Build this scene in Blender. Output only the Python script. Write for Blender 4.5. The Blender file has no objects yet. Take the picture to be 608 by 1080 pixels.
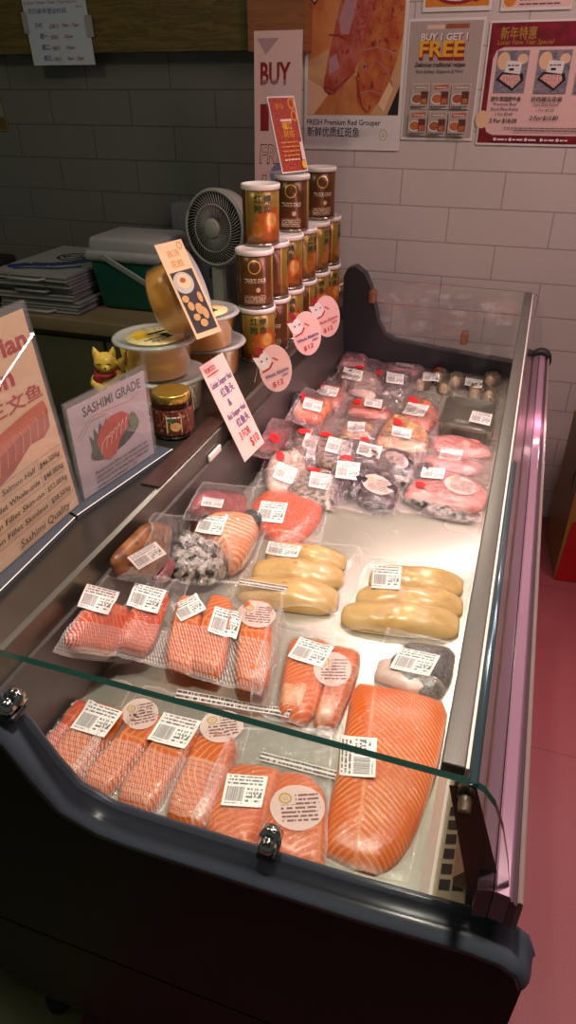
import bpy, math, random
from mathutils import Vector, Matrix, noise
random.seed(7)
SC = bpy.context.scene
COL = SC.collection
PI = math.pi

# ------------------------------------------------------------------ camera model (608 x 1080 frame)
F_PX, CX, CY, EYE = 722.0, 304.0, 540.0, Vector((0, 0, 1.6))
_y = Vector((594 - CX, 84 - CY, F_PX)).normalized()
_x = Vector((2195 + CX, CY - 95, -F_PX)) 
_x = (_x - _y * _x.dot(_y)).normalized()
_z = _x.cross(_y)
if _z.y > 0: _z = -_z
def cam2world(v): return Vector((_x.dot(v), _y.dot(v), _z.dot(v)))
def ray(px, py): return cam2world(Vector((px - CX, py - CY, F_PX)))
def atz(px, py, z): d = ray(px, py); return EYE + d * ((z - EYE.z) / d.z)
def aty(px, py, y): d = ray(px, py); return EYE + d * (y / d.y)
def atx(px, py, x): d = ray(px, py); return EYE + d * (x / d.x)

cd = bpy.data.cameras.new('camera'); cam = bpy.data.objects.new('camera', cd); COL.objects.link(cam)
r_, u_, b_ = cam2world(Vector((1, 0, 0))), cam2world(Vector((0, -1, 0))), cam2world(Vector((0, 0, -1)))
cam.matrix_world = Matrix(((r_.x, u_.x, b_.x, 0), (r_.y, u_.y, b_.y, 0), (r_.z, u_.z, b_.z, 1.6), (0, 0, 0, 1)))
cd.sensor_fit = 'VERTICAL'; cd.sensor_height = 24; cd.lens = F_PX / 1080 * 24; cd.clip_start = .02
SC.camera = cam

# ------------------------------------------------------------------ materials
def lin(c): return c / 12.92 if c <= .04045 else ((c + .055) / 1.055) ** 2.4
def S(h): return tuple(lin(int(h[i:i + 2], 16) / 255) for i in (0, 2, 4)) + (1,)
MATS = {}
class NT:
    """small node-tree writer"""
    def __init__(s, name):
        s.m = bpy.data.materials.new(name); s.m.use_nodes = True; s.t = s.m.node_tree; s.t.nodes.clear()
        s.out = s.t.nodes.new('ShaderNodeOutputMaterial')
    def n(s, typ, **kw):
        nd = s.t.nodes.new(typ)
        for k, v in kw.items():
            if k.startswith('_'): setattr(nd, k[1:], v)
            else: s.put(nd, k.replace('__', ' '), v)
        return nd
    def put(s, nd, key, v):
        sock = nd.inputs[int(key[1:])] if key[0] == 'i' and key[1:].isdigit() else nd.inputs[key]
        if hasattr(v, 'bl_idname') or isinstance(v, bpy.types.NodeSocket):
            s.t.links.new(v if isinstance(v, bpy.types.NodeSocket) else v.outputs[0], sock)
        else: sock.default_value = v
    def ma(s, op, a, b=0.0, c=0.0):
        nd = s.n('ShaderNodeMath', _operation=op); s.put(nd, 'i0', a); s.put(nd, 'i1', b)
        if len(nd.inputs) > 2: s.put(nd, 'i2', c)
        return nd.outputs[0]
    def mix(s, f, a, b):
        nd = s.n('ShaderNodeMix', _data_type='RGBA'); s.put(nd, 'i0', f)
        s.put(nd, 'i6', a); s.put(nd, 'i7', b); return nd.outputs[2]
    def uv(s):
        sep = s.n('ShaderNodeSeparateXYZ'); tc = s.n('ShaderNodeTexCoord'); s.put(sep, 'i0', tc.outputs['UV']); return sep.outputs[0], sep.outputs[1], tc.outputs['UV']
    def obj(s): return s.n('ShaderNodeTexCoord').outputs['Object']
    def noise(s, scale, vec=None, detail=2.0, rough=.5, dim='3D'):
        nd = s.n('ShaderNodeTexNoise', Scale=scale, Detail=detail, Roughness=rough, _noise_dimensions=dim)
        if vec is not None: s.put(nd, 'Vector', vec)
        return nd.outputs[0]
    def vec(s, x, y, z=0.0):
        nd = s.n('ShaderNodeCombineXYZ'); s.put(nd, 'i0', x); s.put(nd, 'i1', y); s.put(nd, 'i2', z); return nd.outputs[0]
    def ramp(s, f, lo, hi):
        nd = s.n('ShaderNodeMapRange', _clamp=True); s.put(nd, 'i0', f); s.put(nd, 'i1', lo); s.put(nd, 'i2', hi); return nd.outputs[0]
    def bump(s, h, strength=.3, dist=.002):
        nd = s.n('ShaderNodeBump', Strength=strength, Distance=dist); s.put(nd, 'Height', h); return nd.outputs[0]
    def bsdf(s, color, rough=.5, metal=0.0, normal=None, spec=None, **kw):
        p = s.n('ShaderNodeBsdfPrincipled'); s.put(p, 'Base Color', color); s.put(p, 'Roughness', rough); s.put(p, 'Metallic', metal)
        if normal is not None: s.put(p, 'Normal', normal)
        if spec is not None: s.put(p, 'Specular IOR Level', spec)
        for k, v in kw.items(): s.put(p, k.replace('__', ' '), v)
        return p.outputs[0]
    def schlick(s, normal=None, f0=.04):
        ge = s.n('ShaderNodeNewGeometry'); dt = s.n('ShaderNodeVectorMath', _operation='DOT_PRODUCT')
        s.put(dt, 'i0', normal if normal is not None else ge.outputs['Normal']); s.put(dt, 'i1', ge.outputs['Incoming'])
        c = s.ma('SUBTRACT', 1.0, s.ma('MINIMUM', s.ma('ABSOLUTE', dt.outputs['Value']), 1.0))
        return s.ma('ADD', f0, s.ma('MULTIPLY', s.ma('POWER', c, 5.0), 1 - f0))
    def end(s, sh): s.t.links.new(sh, s.out.inputs[0]); return s.m

def plain(name, hexc, rough=.5, metal=0.0, var=.08, scale=40, bump=0.0, **kw):
    """one colour with a slight procedural mottling"""
    if name in MATS: return MATS[name]
    t = NT(name); c = S(hexc)
    n = t.noise(scale, t.obj(), 3)
    d = tuple(max(0, x * (1 - var * 2)) for x in c[:3]) + (1,)
    l = tuple(min(1, x * (1 + var)) for x in c[:3]) + (1,)
    col = t.mix(n, d, l)
    nrm = t.bump(n, bump, .002) if bump else None
    MATS[name] = t.end(t.bsdf(col, rough, metal, nrm, **kw)); return MATS[name]

def flesh(name, base, line, dark, spacing=.011, k=.5, width=.3, u0=0.0, rough=.35, wob=.006, curve=0.0):
    """fish flesh with fat lines in a chevron about u0 (uv in metres)"""
    t = NT(name); u, v, uv = t.uv()
    w = t.noise(25, uv, 2); au = t.ma('ABSOLUTE', t.ma('SUBTRACT', u, u0))
    d = t.ma('SUBTRACT', v, t.ma('MULTIPLY', au, k))
    if curve: d = t.ma('SUBTRACT', d, t.ma('MULTIPLY', t.ma('MULTIPLY', au, au), curve))
    d = t.ma('ADD', d, t.ma('MULTIPLY', w, wob))
    fr = t.ma('ABSOLUTE', t.ma('SUBTRACT', t.ma('FRACT', t.ma('DIVIDE', d, spacing)), .5))
    f = t.ma('SUBTRACT', 1.0, t.ramp(fr, width * .3, width))
    spine = t.ma('SUBTRACT', 1.0, t.ramp(au, .0008, .004))
    f = t.ma('MULTIPLY', f, t.ramp(t.noise(18, uv, 1), .3, .62))
    f = t.ma('MAXIMUM', f, t.ma('MULTIPLY', spine, .6))
    col = t.mix(t.noise(30, uv, 3), S(dark), S(base))
    col = t.mix(t.ma('MULTIPLY', f, .85), col, S(line))
    return t.end(t.bsdf(col, rough, normal=t.bump(f, .15, .001), spec=.25))

def mottle(name, a, b, c=None, scale=60, lo=.42, hi=.58, rough=.35, bump=.2, detail=3, streak=1.0, c_lo=.6):
    t = NT(name); u, v, uv = t.uv()
    vec = t.vec(t.ma('MULTIPLY', u, streak), v)
    n = t.noise(scale, vec, detail)
    col = t.mix(t.ramp(n, lo, hi), S(a), S(b))
    if c: col = t.mix(t.ramp(t.noise(scale * 1.7, vec, 2), c_lo, c_lo + .08), col, S(c))
    return t.end(t.bsdf(col, rough, normal=t.bump(n, bump, .002)))

def film_mat(name, haze=.06, tint='ffffff', bump=.5, scale=55, gloss=1.0, stripes=None):
    """clear vacuum film: see-through with glints; optionally printed with rows of slanted white dashes"""
    t = NT(name); u, v, uv = t.uv(); ob = t.obj()
    h1 = t.noise(scale, ob, 4, .6); h2 = t.noise(scale * 3.1, ob, 2)
    h = t.ma('ADD', h1, t.ma('MULTIPLY', h2, .35))
    nrm = t.bump(h, bump, .006)
    tr = t.n('ShaderNodeBsdfTransparent', Color=(.97, .97, .97, 1))
    df = t.n('ShaderNodeBsdfDiffuse', Color=S(tint))
    hz = t.ma('ADD', haze, t.ma('MULTIPLY', t.ramp(h1, .58, .75), haze * 1.5))
    ed = t.ma('MINIMUM', t.ma('MINIMUM', u, t.ma('SUBTRACT', 1.0, u)), t.ma('MINIMUM', v, t.ma('SUBTRACT', 1.0, v)))
    hz = t.ma('ADD', hz, t.ma('MULTIPLY', t.ma('SUBTRACT', 1.0, t.ramp(ed, .012, .034)), .16))      # heat-sealed rim
    if stripes:
        lo, hi, a = stripes
        m = t.ma('MULTIPLY', t.ma('GREATER_THAN', v, lo), t.ma('LESS_THAN', v, hi))
        s1 = t.ma('FRACT', t.ma('ADD', t.ma('MULTIPLY', u, a), t.ma('MULTIPLY', v, a * .55)))
        s2 = t.ma('FRACT', t.ma('MULTIPLY', v, 26))
        m = t.ma('MULTIPLY', m, t.ma('MULTIPLY', t.ma('GREATER_THAN', s1, .52), t.ma('GREATER_THAN', s2, .18)))
        hz = t.ma('MAXIMUM', hz, t.ma('MULTIPLY', m, .42))
    m1 = t.n('ShaderNodeMixShader'); t.put(m1, 'i0', hz); t.put(m1, 'i1', tr); t.put(m1, 'i2', df)
    gl = t.n('ShaderNodeBsdfGlossy', Color=(1, 1, 1, 1), Roughness=.075); t.put(gl, 'Normal', nrm)
    fr = t.schlick(nrm)
    m2 = t.n('ShaderNodeMixShader'); t.put(m2, 'i0', t.ma('MULTIPLY', fr, gloss)); t.put(m2, 'i1', m1.outputs[0]); t.put(m2, 'i2', gl.outputs[0])
    return t.end(m2.outputs[0])

def glass_mat(name, tint=(.95, .98, .97, 1), ior=1.5, haze=0.0, rough=.01, f0=.04):
    t = NT(name)
    tr = t.n('ShaderNodeBsdfTransparent', Color=tint); gl = t.n('ShaderNodeBsdfGlossy', Color=(1, 1, 1, 1), Roughness=rough)
    fr = t.schlick(None, f0)
    a = tr
    if haze:
        a = t.n('ShaderNodeMixShader'); t.put(a, 'i0', haze); t.put(a, 'i1', tr.outputs[0]); t.put(a, 'i2', t.n('ShaderNodeBsdfDiffuse', Color=(.8, .8, .8, 1)).outputs[0])
    m = t.n('ShaderNodeMixShader'); t.put(m, 'i0', fr); t.put(m, 'i1', a.outputs[0]); t.put(m, 'i2', gl.outputs[0])
    return t.end(m.outputs[0])

def print_lines(t, u, v, rows, dens, thr=.45, band=(.25, .75)):
    """rows of illegible small print"""
    rv = t.ma('MULTIPLY', v, rows); row = t.ma('FLOOR', rv); fr = t.ma('FRACT', rv)
    n = t.noise(1.0, t.vec(t.ma('MULTIPLY', u, dens), t.ma('MULTIPLY', row, 7.3)), 1, dim='2D')
    m = t.ma('MULTIPLY', t.ma('GREATER_THAN', fr, band[0]), t.ma('LESS_THAN', fr, band[1]))
    return t.ma('MULTIPLY', m, t.ma('GREATER_THAN', n, thr))

def label_mat(name, paper, ink):
    t = NT(name); u, v, uv = t.uv()
    def win(x0, x1, y0, y1):
        a = t.ma('MULTIPLY', t.ma('GREATER_THAN', u, x0), t.ma('LESS_THAN', u, x1))
        return t.ma('MULTIPLY', a, t.ma('MULTIPLY', t.ma('GREATER_THAN', v, y0), t.ma('LESS_THAN', v, y1)))
    top = t.ma('MULTIPLY', print_lines(t, u, v, 9, 22, .43), win(.06, .9, .68, .96))
    bars = t.ma('MULTIPLY', t.ma('GREATER_THAN', t.noise(70, t.vec(u, 0.0), 1, dim='2D'), .48), win(.07, .5, .16, .62))
    side = t.ma('MULTIPLY', print_lines(t, u, v, 8, 26, .47), win(.56, .94, .12, .64))
    big = t.ma('MULTIPLY', print_lines(t, u, v, 4.5, 16, .4, (.2, .85)), win(.68, .93, .3, .5))
    low = t.ma('MULTIPLY', print_lines(t, u, v, 16, 30, .45), win(.07, .5, .05, .13))
    m = t.ma('MAXIMUM', t.ma('MAXIMUM', top, bars), t.ma('MAXIMUM', t.ma('MAXIMUM', side, big), low))
    return t.end(t.bsdf(t.mix(t.ma('MULTIPLY', m, .85), S(paper), S(ink)), .45))

def sticker_mat(name, paper='f1d9d2', ink='7a4a48', gold='b8953c'):
    t = NT(name); u, v, uv = t.uv()
    x, y = t.ma('SUBTRACT', u, .3), t.ma('SUBTRACT', v, .72)
    r = t.ma('SQRT', t.ma('ADD', t.ma('MULTIPLY', x, x), t.ma('MULTIPLY', y, y)))
    ring = t.ma('MULTIPLY', t.ma('GREATER_THAN', r, .085), t.ma('LESS_THAN', r, .12))
    core = t.ma('MULTIPLY', t.ma('LESS_THAN', r, .06), t.ma('GREATER_THAN', t.noise(40, uv, 1), .5))
    ring = t.ma('MAXIMUM', ring, core)
    w = t.ma('MULTIPLY', t.ma('MULTIPLY', t.ma('GREATER_THAN', u, .2), t.ma('LESS_THAN', u, .86)), t.ma('MULTIPLY', t.ma('GREATER_THAN', v, .2), t.ma('LESS_THAN', v, .58)))
    w2 = t.ma('MULTIPLY', t.ma('MULTIPLY', t.ma('GREATER_THAN', u, .48), t.ma('LESS_THAN', u, .9)), t.ma('MULTIPLY', t.ma('GREATER_THAN', v, .56), t.ma('LESS_THAN', v, .82)))
    tx = t.ma('MULTIPLY', print_lines(t, u, v, 11, 20, .4), t.ma('MAXIMUM', w, w2))
    col = t.mix(tx, S(paper), S(ink)); col = t.mix(ring, col, S(gold))
    al = t.ma('MAXIMUM', .72, t.ma('MAXIMUM', tx, ring))
    return t.end(t.bsdf(col, .4, Alpha=al))

def band_mat(name):
    t = NT(name); u, v, uv = t.uv()
    m = print_lines(t, u, v, 2, 90, .4, (.2, .75))
    return t.end(t.bsdf(t.mix(m, S('e9e2dc'), S('4a4440')), .4, Alpha=.85))

def tile_mat(name, base, grout, rough=.18, mortar=.0022):
    t = NT(name); ob = t.n('ShaderNodeNewGeometry').outputs['Position']
    sep = t.n('ShaderNodeSeparateXYZ'); t.put(sep, 'i0', ob)
    vec = t.vec(t.ma('ADD', sep.outputs[0], 10 * .36 + .13 + .18), t.ma('SUBTRACT', sep.outputs[2], .006 - 2 * .1205))
    br = t.n('ShaderNodeTexBrick', _offset=.5, Scale=1.0, Brick__Width=.36, Row__Height=.1205, Mortar__Size=mortar, Mortar__Smooth=.1,
             Color1=S(base), Color2=S(base), Mortar=S(grout)); t.put(br, 'Vector', vec)
    n = t.noise(14, ob, 2)
    col = t.mix(t.ma('MULTIPLY', n, .12), br.outputs[0], S(grout))
    h = t.ma('ADD', t.ma('MULTIPLY', br.outputs[1], -1.0), t.ma('MULTIPLY', n, .35))
    return t.end(t.bsdf(col, rough, normal=t.bump(h, .5, .0015)))

def floor_mat(name, a, b, c, tile=.9, joint='5a2a30', offx=0.0, offy=0.0):
    t = NT(name); ob = t.n('ShaderNodeNewGeometry').outputs['Position']
    n = t.noise(420, ob, 2); n2 = t.noise(3, ob, 3)
    col = t.mix(t.ramp(n, .35, .65), S(a), S(b)); col = t.mix(t.ma('MULTIPLY', n2, .4), col, S(c))
    vec = t.n('ShaderNodeVectorMath', _operation='ADD'); t.put(vec, 'i0', ob); vec.inputs[1].default_value = (offx, offy, 0)
    br = t.n('ShaderNodeTexBrick', _offset=0.0, Scale=1.0, Brick__Width=tile, Row__Height=tile, Mortar__Size=.0022, Mortar__Smooth=.2, Color1=(0, 0, 0, 1), Color2=(0, 0, 0, 1), Mortar=(1, 1, 1, 1))
    t.put(br, 'Vector', vec.outputs[0])
    col = t.mix(br.outputs[1], col, S(joint))
    return t.end(t.bsdf(col, .45, normal=t.bump(n, .15, .001)))

def wood_mat(name, a, b, rough=.5):
    t = NT(name); sep = t.n('ShaderNodeSeparateXYZ'); t.put(sep, 'i0', t.n('ShaderNodeNewGeometry').outputs['Position'])
    vec = t.vec(t.ma('MULTIPLY', sep.outputs[0], 1.6), t.ma('MULTIPLY', sep.outputs[2], 16), sep.outputs[1])
    n = t.noise(1.6, vec, 6, .6); w = t.ma('FRACT', t.ma('MULTIPLY', n, 7))
    col = t.mix(w, S(a), S(b))
    return t.end(t.bsdf(col, rough, normal=t.bump(w, .08, .001)))

def steel_mat(name, c='b9b6ae', rough=.3, dirn=(4, 90, 90), bump=.08, metal=1.0):
    t = NT(name); mp = t.n('ShaderNodeMapping'); t.put(mp, 'Vector', t.obj()); mp.inputs['Scale'].default_value = dirn
    n = t.noise(14, mp.outputs[0], 4); sm = t.noise(5, t.obj(), 2)
    r = t.ma('ADD', rough - .06, t.ma('MULTIPLY', sm, .12))
    col = t.mix(n, S(c), tuple(x * .8 for x in S(c)[:3]) + (1,))
    return t.end(t.bsdf(col, r, metal, t.bump(n, bump, .001)))

def jelly_mat(name, c):
    t = NT(name)
    return t.end(t.bsdf(t.mix(t.noise(9, t.obj(), 2), S(c), tuple(x * .72 for x in S(c)[:3]) + (1,)), .22, Subsurface__Weight=.6, Subsurface__Radius=(.05, .03, .01)))

# ------------------------------------------------------------------ mesh helpers
class G:
    """collects geometry in world coordinates and links it as ONE mesh object"""
    def __init__(s): s.v, s.f, s.m, s.uv, s.mats, s.sm = [], [], [], {}, [], []
    def mi(s, mat):
        if mat not in s.mats: s.mats.append(mat)
        return s.mats.index(mat)
    def add(s, vs, fs, mat, smooth=False, uvs=None):
        o = len(s.v); s.v += [Vector(p) for p in vs]; k = s.mi(mat)
        for f in fs:
            s.f.append([i + o for i in f]); s.m.append(k); s.sm.append(smooth)
        if uvs:
            for i, q in enumerate(uvs): s.uv[o + i] = q
        return s
    def box(s, x0, x1, y0, y1, z0, z1, mat, bev=0.0):
        b = bev
        if not b:
            vs = [(x, y, z) for z in (z0, z1) for y in (y0, y1) for x in (x0, x1)]
            return s.add(vs, [(0, 2, 3, 1), (4, 5, 7, 6), (0, 1, 5, 4), (2, 6, 7, 3), (0, 4, 6, 2), (1, 3, 7, 5)], mat)
        import bmesh
        bm = bmesh.new(); r = bmesh.ops.create_cube(bm, size=1)
        for v in bm.verts: v.co = ((x0 + x1) / 2 + v.co.x * (x1 - x0), (y0 + y1) / 2 + v.co.y * (y1 - y0), (z0 + z1) / 2 + v.co.z * (z1 - z0))
        bmesh.ops.bevel(bm, geom=list(bm.edges), offset=b, segments=3, profile=.5, affect='EDGES')
        bm.verts.index_update()
        s.add([v.co.copy() for v in bm.verts], [[v.index for v in f.verts] for f in bm.faces], mat, True); bm.free(); return s
    def prism(s, prof, a0, a1, axis, mat, smooth=False):
        """closed polygon swept along an axis; prof gives the other two coordinates in x,y,z order"""
        n = len(prof)
        def P(p, a): return {'x': (a, p[0], p[1]), 'y': (p[0], a, p[1]), 'z': (p[0], p[1], a)}[axis]
        vs = [P(p, a0) for p in prof] + [P(p, a1) for p in prof]
        fs = [(i, (i + 1) % n, n + (i + 1) % n, n + i) for i in range(n)] + [list(range(n))[::-1], list(range(n, 2 * n))]
        return s.add(vs, fs, mat, smooth)
    def lathe(s, prof, c, mat, n=40, axis=(0, 0, 1), smooth=True, spans=None, caps=True):
        """profile of (radius, height) about an axis through c"""
        q = Vector((0, 0, 1)).rotation_difference(Vector(axis).normalized()); c = Vector(c); vs = []; uvs = []
        for r, h in prof:
            for i in range(n):
                a = 2 * PI * i / n; vs.append(c + q @ Vector((r * math.cos(a), r * math.sin(a), h))); uvs.append((i / n, h))
        fs = []
        for j in range(len(prof) - 1):
            for i in range(n): fs.append((j * n + i, j * n + (i + 1) % n, (j + 1) * n + (i + 1) % n, (j + 1) * n + i))
        if caps and prof[0][0] > 1e-5: fs.append(list(range(n))[::-1])
        if caps and prof[-1][0] > 1e-5: fs.append([(len(prof) - 1) * n + i for i in range(n)])
        return s.add(vs, fs, mat, smooth, uvs)
    def tube(s, pts, r, mat, n=10, closed=False):
        pts = [Vector(p) for p in pts]; vs = []; m = len(pts)
        for i, p in enumerate(pts):
            a = pts[(i - 1) % m] if closed or i else p; b = pts[(i + 1) % m] if closed or i < m - 1 else p
            d = (b - a).normalized(); up = Vector((0, 0, 1)) if abs(d.z) < .9 else Vector((1, 0, 0))
            e1 = d.cross(up).normalized(); e2 = d.cross(e1)
            rr = r[i] if isinstance(r, (list, tuple)) else r
            for k in range(n): t = 2 * PI * k / n; vs.append(p + (e1 * math.cos(t) + e2 * math.sin(t)) * rr)
        fs = []
        for i in range(m if closed else m - 1):
            for k in range(n): fs.append((i * n + k, i * n + (k + 1) % n, ((i + 1) % m) * n + (k + 1) % n, ((i + 1) % m) * n + k))
        if not closed: fs += [list(range(n))[::-1], [(m - 1) * n + k for k in range(n)]]
        return s.add(vs, fs, mat, True)
    def ball(s, c, r, mat, n=20, m=12, rot=None):
        vs, fs = [], []; r = (r, r, r) if not isinstance(r, (list, tuple)) else r; c = Vector(c)
        for j in range(m + 1):
            ph = PI * j / m
            for i in range(n):
                th = 2 * PI * i / n; p = Vector((r[0] * math.sin(ph) * math.cos(th), r[1] * math.sin(ph) * math.sin(th), r[2] * math.cos(ph)))
                vs.append(c + (rot @ p if rot else p))
        for j in range(m):
            for i in range(n): fs.append((j * n + i, (j + 1) * n + i, (j + 1) * n + (i + 1) % n, j * n + (i + 1) % n))
        return s.add(vs, fs, mat, True)
    def build(s, name, parent=None, loc=None):
        """origin: the parent's location for a part, else loc or the base centre of the mesh"""
        if parent is not None: o = ROOT(parent)
        elif loc is not None: o = Vector(loc)
        else:
            xs, ys, zs = zip(*s.v); o = Vector(((min(xs) + max(xs)) / 2, (min(ys) + max(ys)) / 2, min(zs)))
        me = bpy.data.meshes.new(name); me.from_pydata([p - o for p in s.v], [], s.f)
        for m in s.mats: me.materials.append(m)
        me.polygons.foreach_set('material_index', s.m); me.polygons.foreach_set('use_smooth', s.sm)
        if s.uv:
            ul = me.uv_layers.new(name='UVMap')
            for l in me.loops: ul.data[l.index].uv = s.uv.get(l.vertex_index, (0, 0))
        me.update()
        ob = bpy.data.objects.new(name, me); COL.objects.link(ob)
        if parent is not None: ob.parent = parent
        else: ob.location = o
        return ob
def ROOT(o):
    p = Vector(o.location)
    while o.parent is not None: o = o.parent; p += Vector(o.location)
    return p
def tag(o, label, cat, group=None, kind=None):
    if label: o['label'] = label
    if cat: o['category'] = cat
    if group: o['group'] = group
    if kind: o['kind'] = kind
    return o
def thing(name, label, cat, loc, group=None):
    o = bpy.data.objects.new(name, None); COL.objects.link(o); o.location = loc; o.empty_display_size = .05
    return tag(o, label, cat, group)
def copy_thing(o, parent=None, done=None):
    c = o.copy(); COL.objects.link(c)
    if parent is not None: c.parent = parent
    for ch in [k for k in o.children]: copy_thing(ch, c)
    return c
def structure(o): o['kind'] = 'structure'; return o

_tc = {}
def text_mesh(s, bold=0.0, shear=0.0):
    key = (s, bold, shear)
    if key not in _tc:
        c = bpy.data.curves.new('t', 'FONT'); c.body = s; c.size = 1; c.offset = bold; c.shear = shear; c.resolution_u = 2; c.fill_mode = 'FRONT'
        o = bpy.data.objects.new('t', c); COL.objects.link(o); bpy.context.view_layer.update()
        m = bpy.data.meshes.new_from_object(o.evaluated_get(bpy.context.evaluated_depsgraph_get()))
        vs = [(v.co.x, v.co.y) for v in m.vertices]; fs = [list(p.vertices) for p in m.polygons]
        bpy.data.objects.remove(o); bpy.data.curves.remove(c); bpy.data.meshes.remove(m)
        _tc[key] = (vs, fs)
    return _tc[key]

class Board:
    """flat printed thing in its own plane: x right, y up; print sits in thin layers on a sheet"""
    def __init__(s, w, h, paper, thick=.0012, back=None, radius=0.0):
        s.w, s.h, s.L, s.z = w, h, [], thick
        pts = s.rr(0, w, 0, h, radius); n = len(pts)
        vs = [(x, y, 0) for x, y in pts] + [(x, y, thick) for x, y in pts]
        s.L.append((vs, [list(range(n))[::-1]] + [(i, (i + 1) % n, n + (i + 1) % n, n + i) for i in range(n)], back or paper))
        s.L.append((vs, [list(range(n, 2 * n))], paper))
    def rr(s, x0, x1, y0, y1, r):
        if r <= 0: return [(x0, y0), (x1, y0), (x1, y1), (x0, y1)]
        return [(cx + r * math.cos(a), cy + r * math.sin(a)) for cx, cy, a0 in ((x1 - r, y0 + r, -PI / 2), (x1 - r, y1 - r, 0), (x0 + r, y1 - r, PI / 2), (x0 + r, y0 + r, PI)) for a in (a0, a0 + PI / 4, a0 + PI / 2)]
    def up(s): s.z += .00018; return s.z
    def poly(s, pts, mat): z = s.up(); s.L.append(([(x, y, z) for x, y in pts], [list(range(len(pts)))], mat)); return s
    def rect(s, x0, x1, y0, y1, mat, r=0.0): return s.poly(s.rr(x0, x1, y0, y1, r), mat)
    def ell(s, cx, cy, rx, ry, mat, rot=0.0, n=28):
        c, q = math.cos(rot), math.sin(rot)
        return s.poly([(cx + rx * math.cos(2 * PI * i / n) * c - ry * math.sin(2 * PI * i / n) * q, cy + rx * math.cos(2 * PI * i / n) * q + ry * math.sin(2 * PI * i / n) * c) for i in range(n)], mat)
    def line(s, pts, w, mat):
        z = s.up(); vs, fs = [], []
        for i in range(len(pts) - 1):
            a, b = Vector(pts[i]), Vector(pts[i + 1]); d = (b - a).normalized() * w / 2; nrm = Vector((-d.y, d.x)); o = len(vs)
            vs += [(*(a + nrm), z), (*(a - nrm), z), (*(b - nrm), z), (*(b + nrm), z)]; fs.append((o, o + 1, o + 2, o + 3))
        s.L.append((vs, fs, mat)); return s
    def ring(s, cx, cy, rx, ry, w, mat): return s.line([(cx + rx * math.cos(2 * PI * i / 24), cy + ry * math.sin(2 * PI * i / 24)) for i in range(25)], w, mat)
    def text(s, body, x, y, size, mat, align='l', bold=0.0, shear=0.0, rot=0.0, fit=None):
        vs, fs = text_mesh(body, bold, shear)
        if not vs: return s
        x0, x1 = min(v[0] for v in vs), max(v[0] for v in vs); kx = size
        if fit: kx = fit / (x1 - x0)
        off = {'l': x0, 'c': (x0 + x1) / 2, 'r': x1}[align]; c, q = math.cos(rot), math.sin(rot); z = s.up()
        out = []
        for a, b in vs:
            a, b = (a - off) * kx, b * size; out.append((x + a * c - b * q, y + a * q + b * c, z))
        s.L.append((out, fs, mat)); return s
    def scribble(s, x0, x1, y, size, mat, seed=0, fill=.8):
        """a line of print too small to read, as word-long bars"""
        rnd = random.Random(seed); x = x0; z = s.up(); vs, fs = [], []
        while x < x1 - size:
            w = min(size * rnd.uniform(1.2, 4.2), x1 - x); o = len(vs)
            vs += [(x, y, z), (x + w, y, z), (x + w, y + size * fill, z), (x, y + size * fill, z)]; fs.append((o, o + 1, o + 2, o + 3)); x += w + size * .55
        s.L.append((vs, fs, mat)); return s
    def make(s, O, U, V, bend=None):
        U, V = Vector(U).normalized(), Vector(V).normalized(); N = U.cross(V); g = G(); O = Vector(O)
        for vs, fs, mat in s.L:
            pts = [(bend(x, y, z) if bend else (x, y, z)) for x, y, z in vs]
            g.add([O + U * x + V * y + N * z for x, y, z in pts], fs, mat, False, [(x / s.w, y / s.h) for x, y, z in vs])
        return g

# ------------------------------------------------------------------ shared materials
M = {}
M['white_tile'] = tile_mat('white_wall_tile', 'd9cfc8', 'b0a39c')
M['floor'] = floor_mat('red_terrazzo_floor', '96484c', '78343a', '883f45', .78, '6a333a', .13, .12)
M['floor_left'] = floor_mat('olive_floor', '8a8558', '6f6c46', '7b774c', 1.2, '55523a')
M['ceiling'] = plain('ceiling_paint', '8d8a86', .8)
M['wood_dark'] = wood_mat('header_wood', '6b5a22', '4a3d14')
M['wood_orange'] = wood_mat('orange_wood', 'a0673a', '84522c')
M['black'] = plain('charcoal_plastic', '24262b', .32, var=.04)
M['black_gloss'] = plain('charcoal_gloss_trim', '464b56', .2, var=.03, scale=8)
M['black_matte'] = plain('black_rubber', '121212', .6)
M['body'] = plain('charcoal_counter_body', '15171a', .55, spec=.2, var=.04)
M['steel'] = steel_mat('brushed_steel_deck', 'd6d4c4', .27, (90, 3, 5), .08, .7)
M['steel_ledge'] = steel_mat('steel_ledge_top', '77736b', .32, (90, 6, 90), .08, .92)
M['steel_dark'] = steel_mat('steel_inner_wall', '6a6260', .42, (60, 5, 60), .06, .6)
M['steel_rail'] = steel_mat('rail_steel', '6a645e', .42, (60, 30, 4), .25, .45)
M['chrome'] = plain('chrome', 'd5d5d5', .12, 1.0, var=.02)
M['tube'] = plain('blue_steel_tube', '6e828e', .18, .7, var=.03)
M['bronze'] = plain('dark_bronze_bracket', '544636', .45, .4, var=.05)
M['liner'] = plain('white_liner', 'e9d9d2', .35, var=.03)
M['vent'] = plain('beige_vent_plastic', 'cdbb9e', .5)
M['vent_dark'] = plain('vent_slot', '2a241f', .7)
M['pink_strip'] = plain('lavender_price_strip', '8f6a7e', .15, var=.03, scale=6)
M['mauve_strip'] = plain('mauve_price_strip', '6c525e', .2, var=.04, scale=6)
M['beige_strip'] = plain('beige_edge_strip', '8f7a76', .35)
M['glass'] = glass_mat('counter_glass', (.95, .98, .965, 1))
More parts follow.
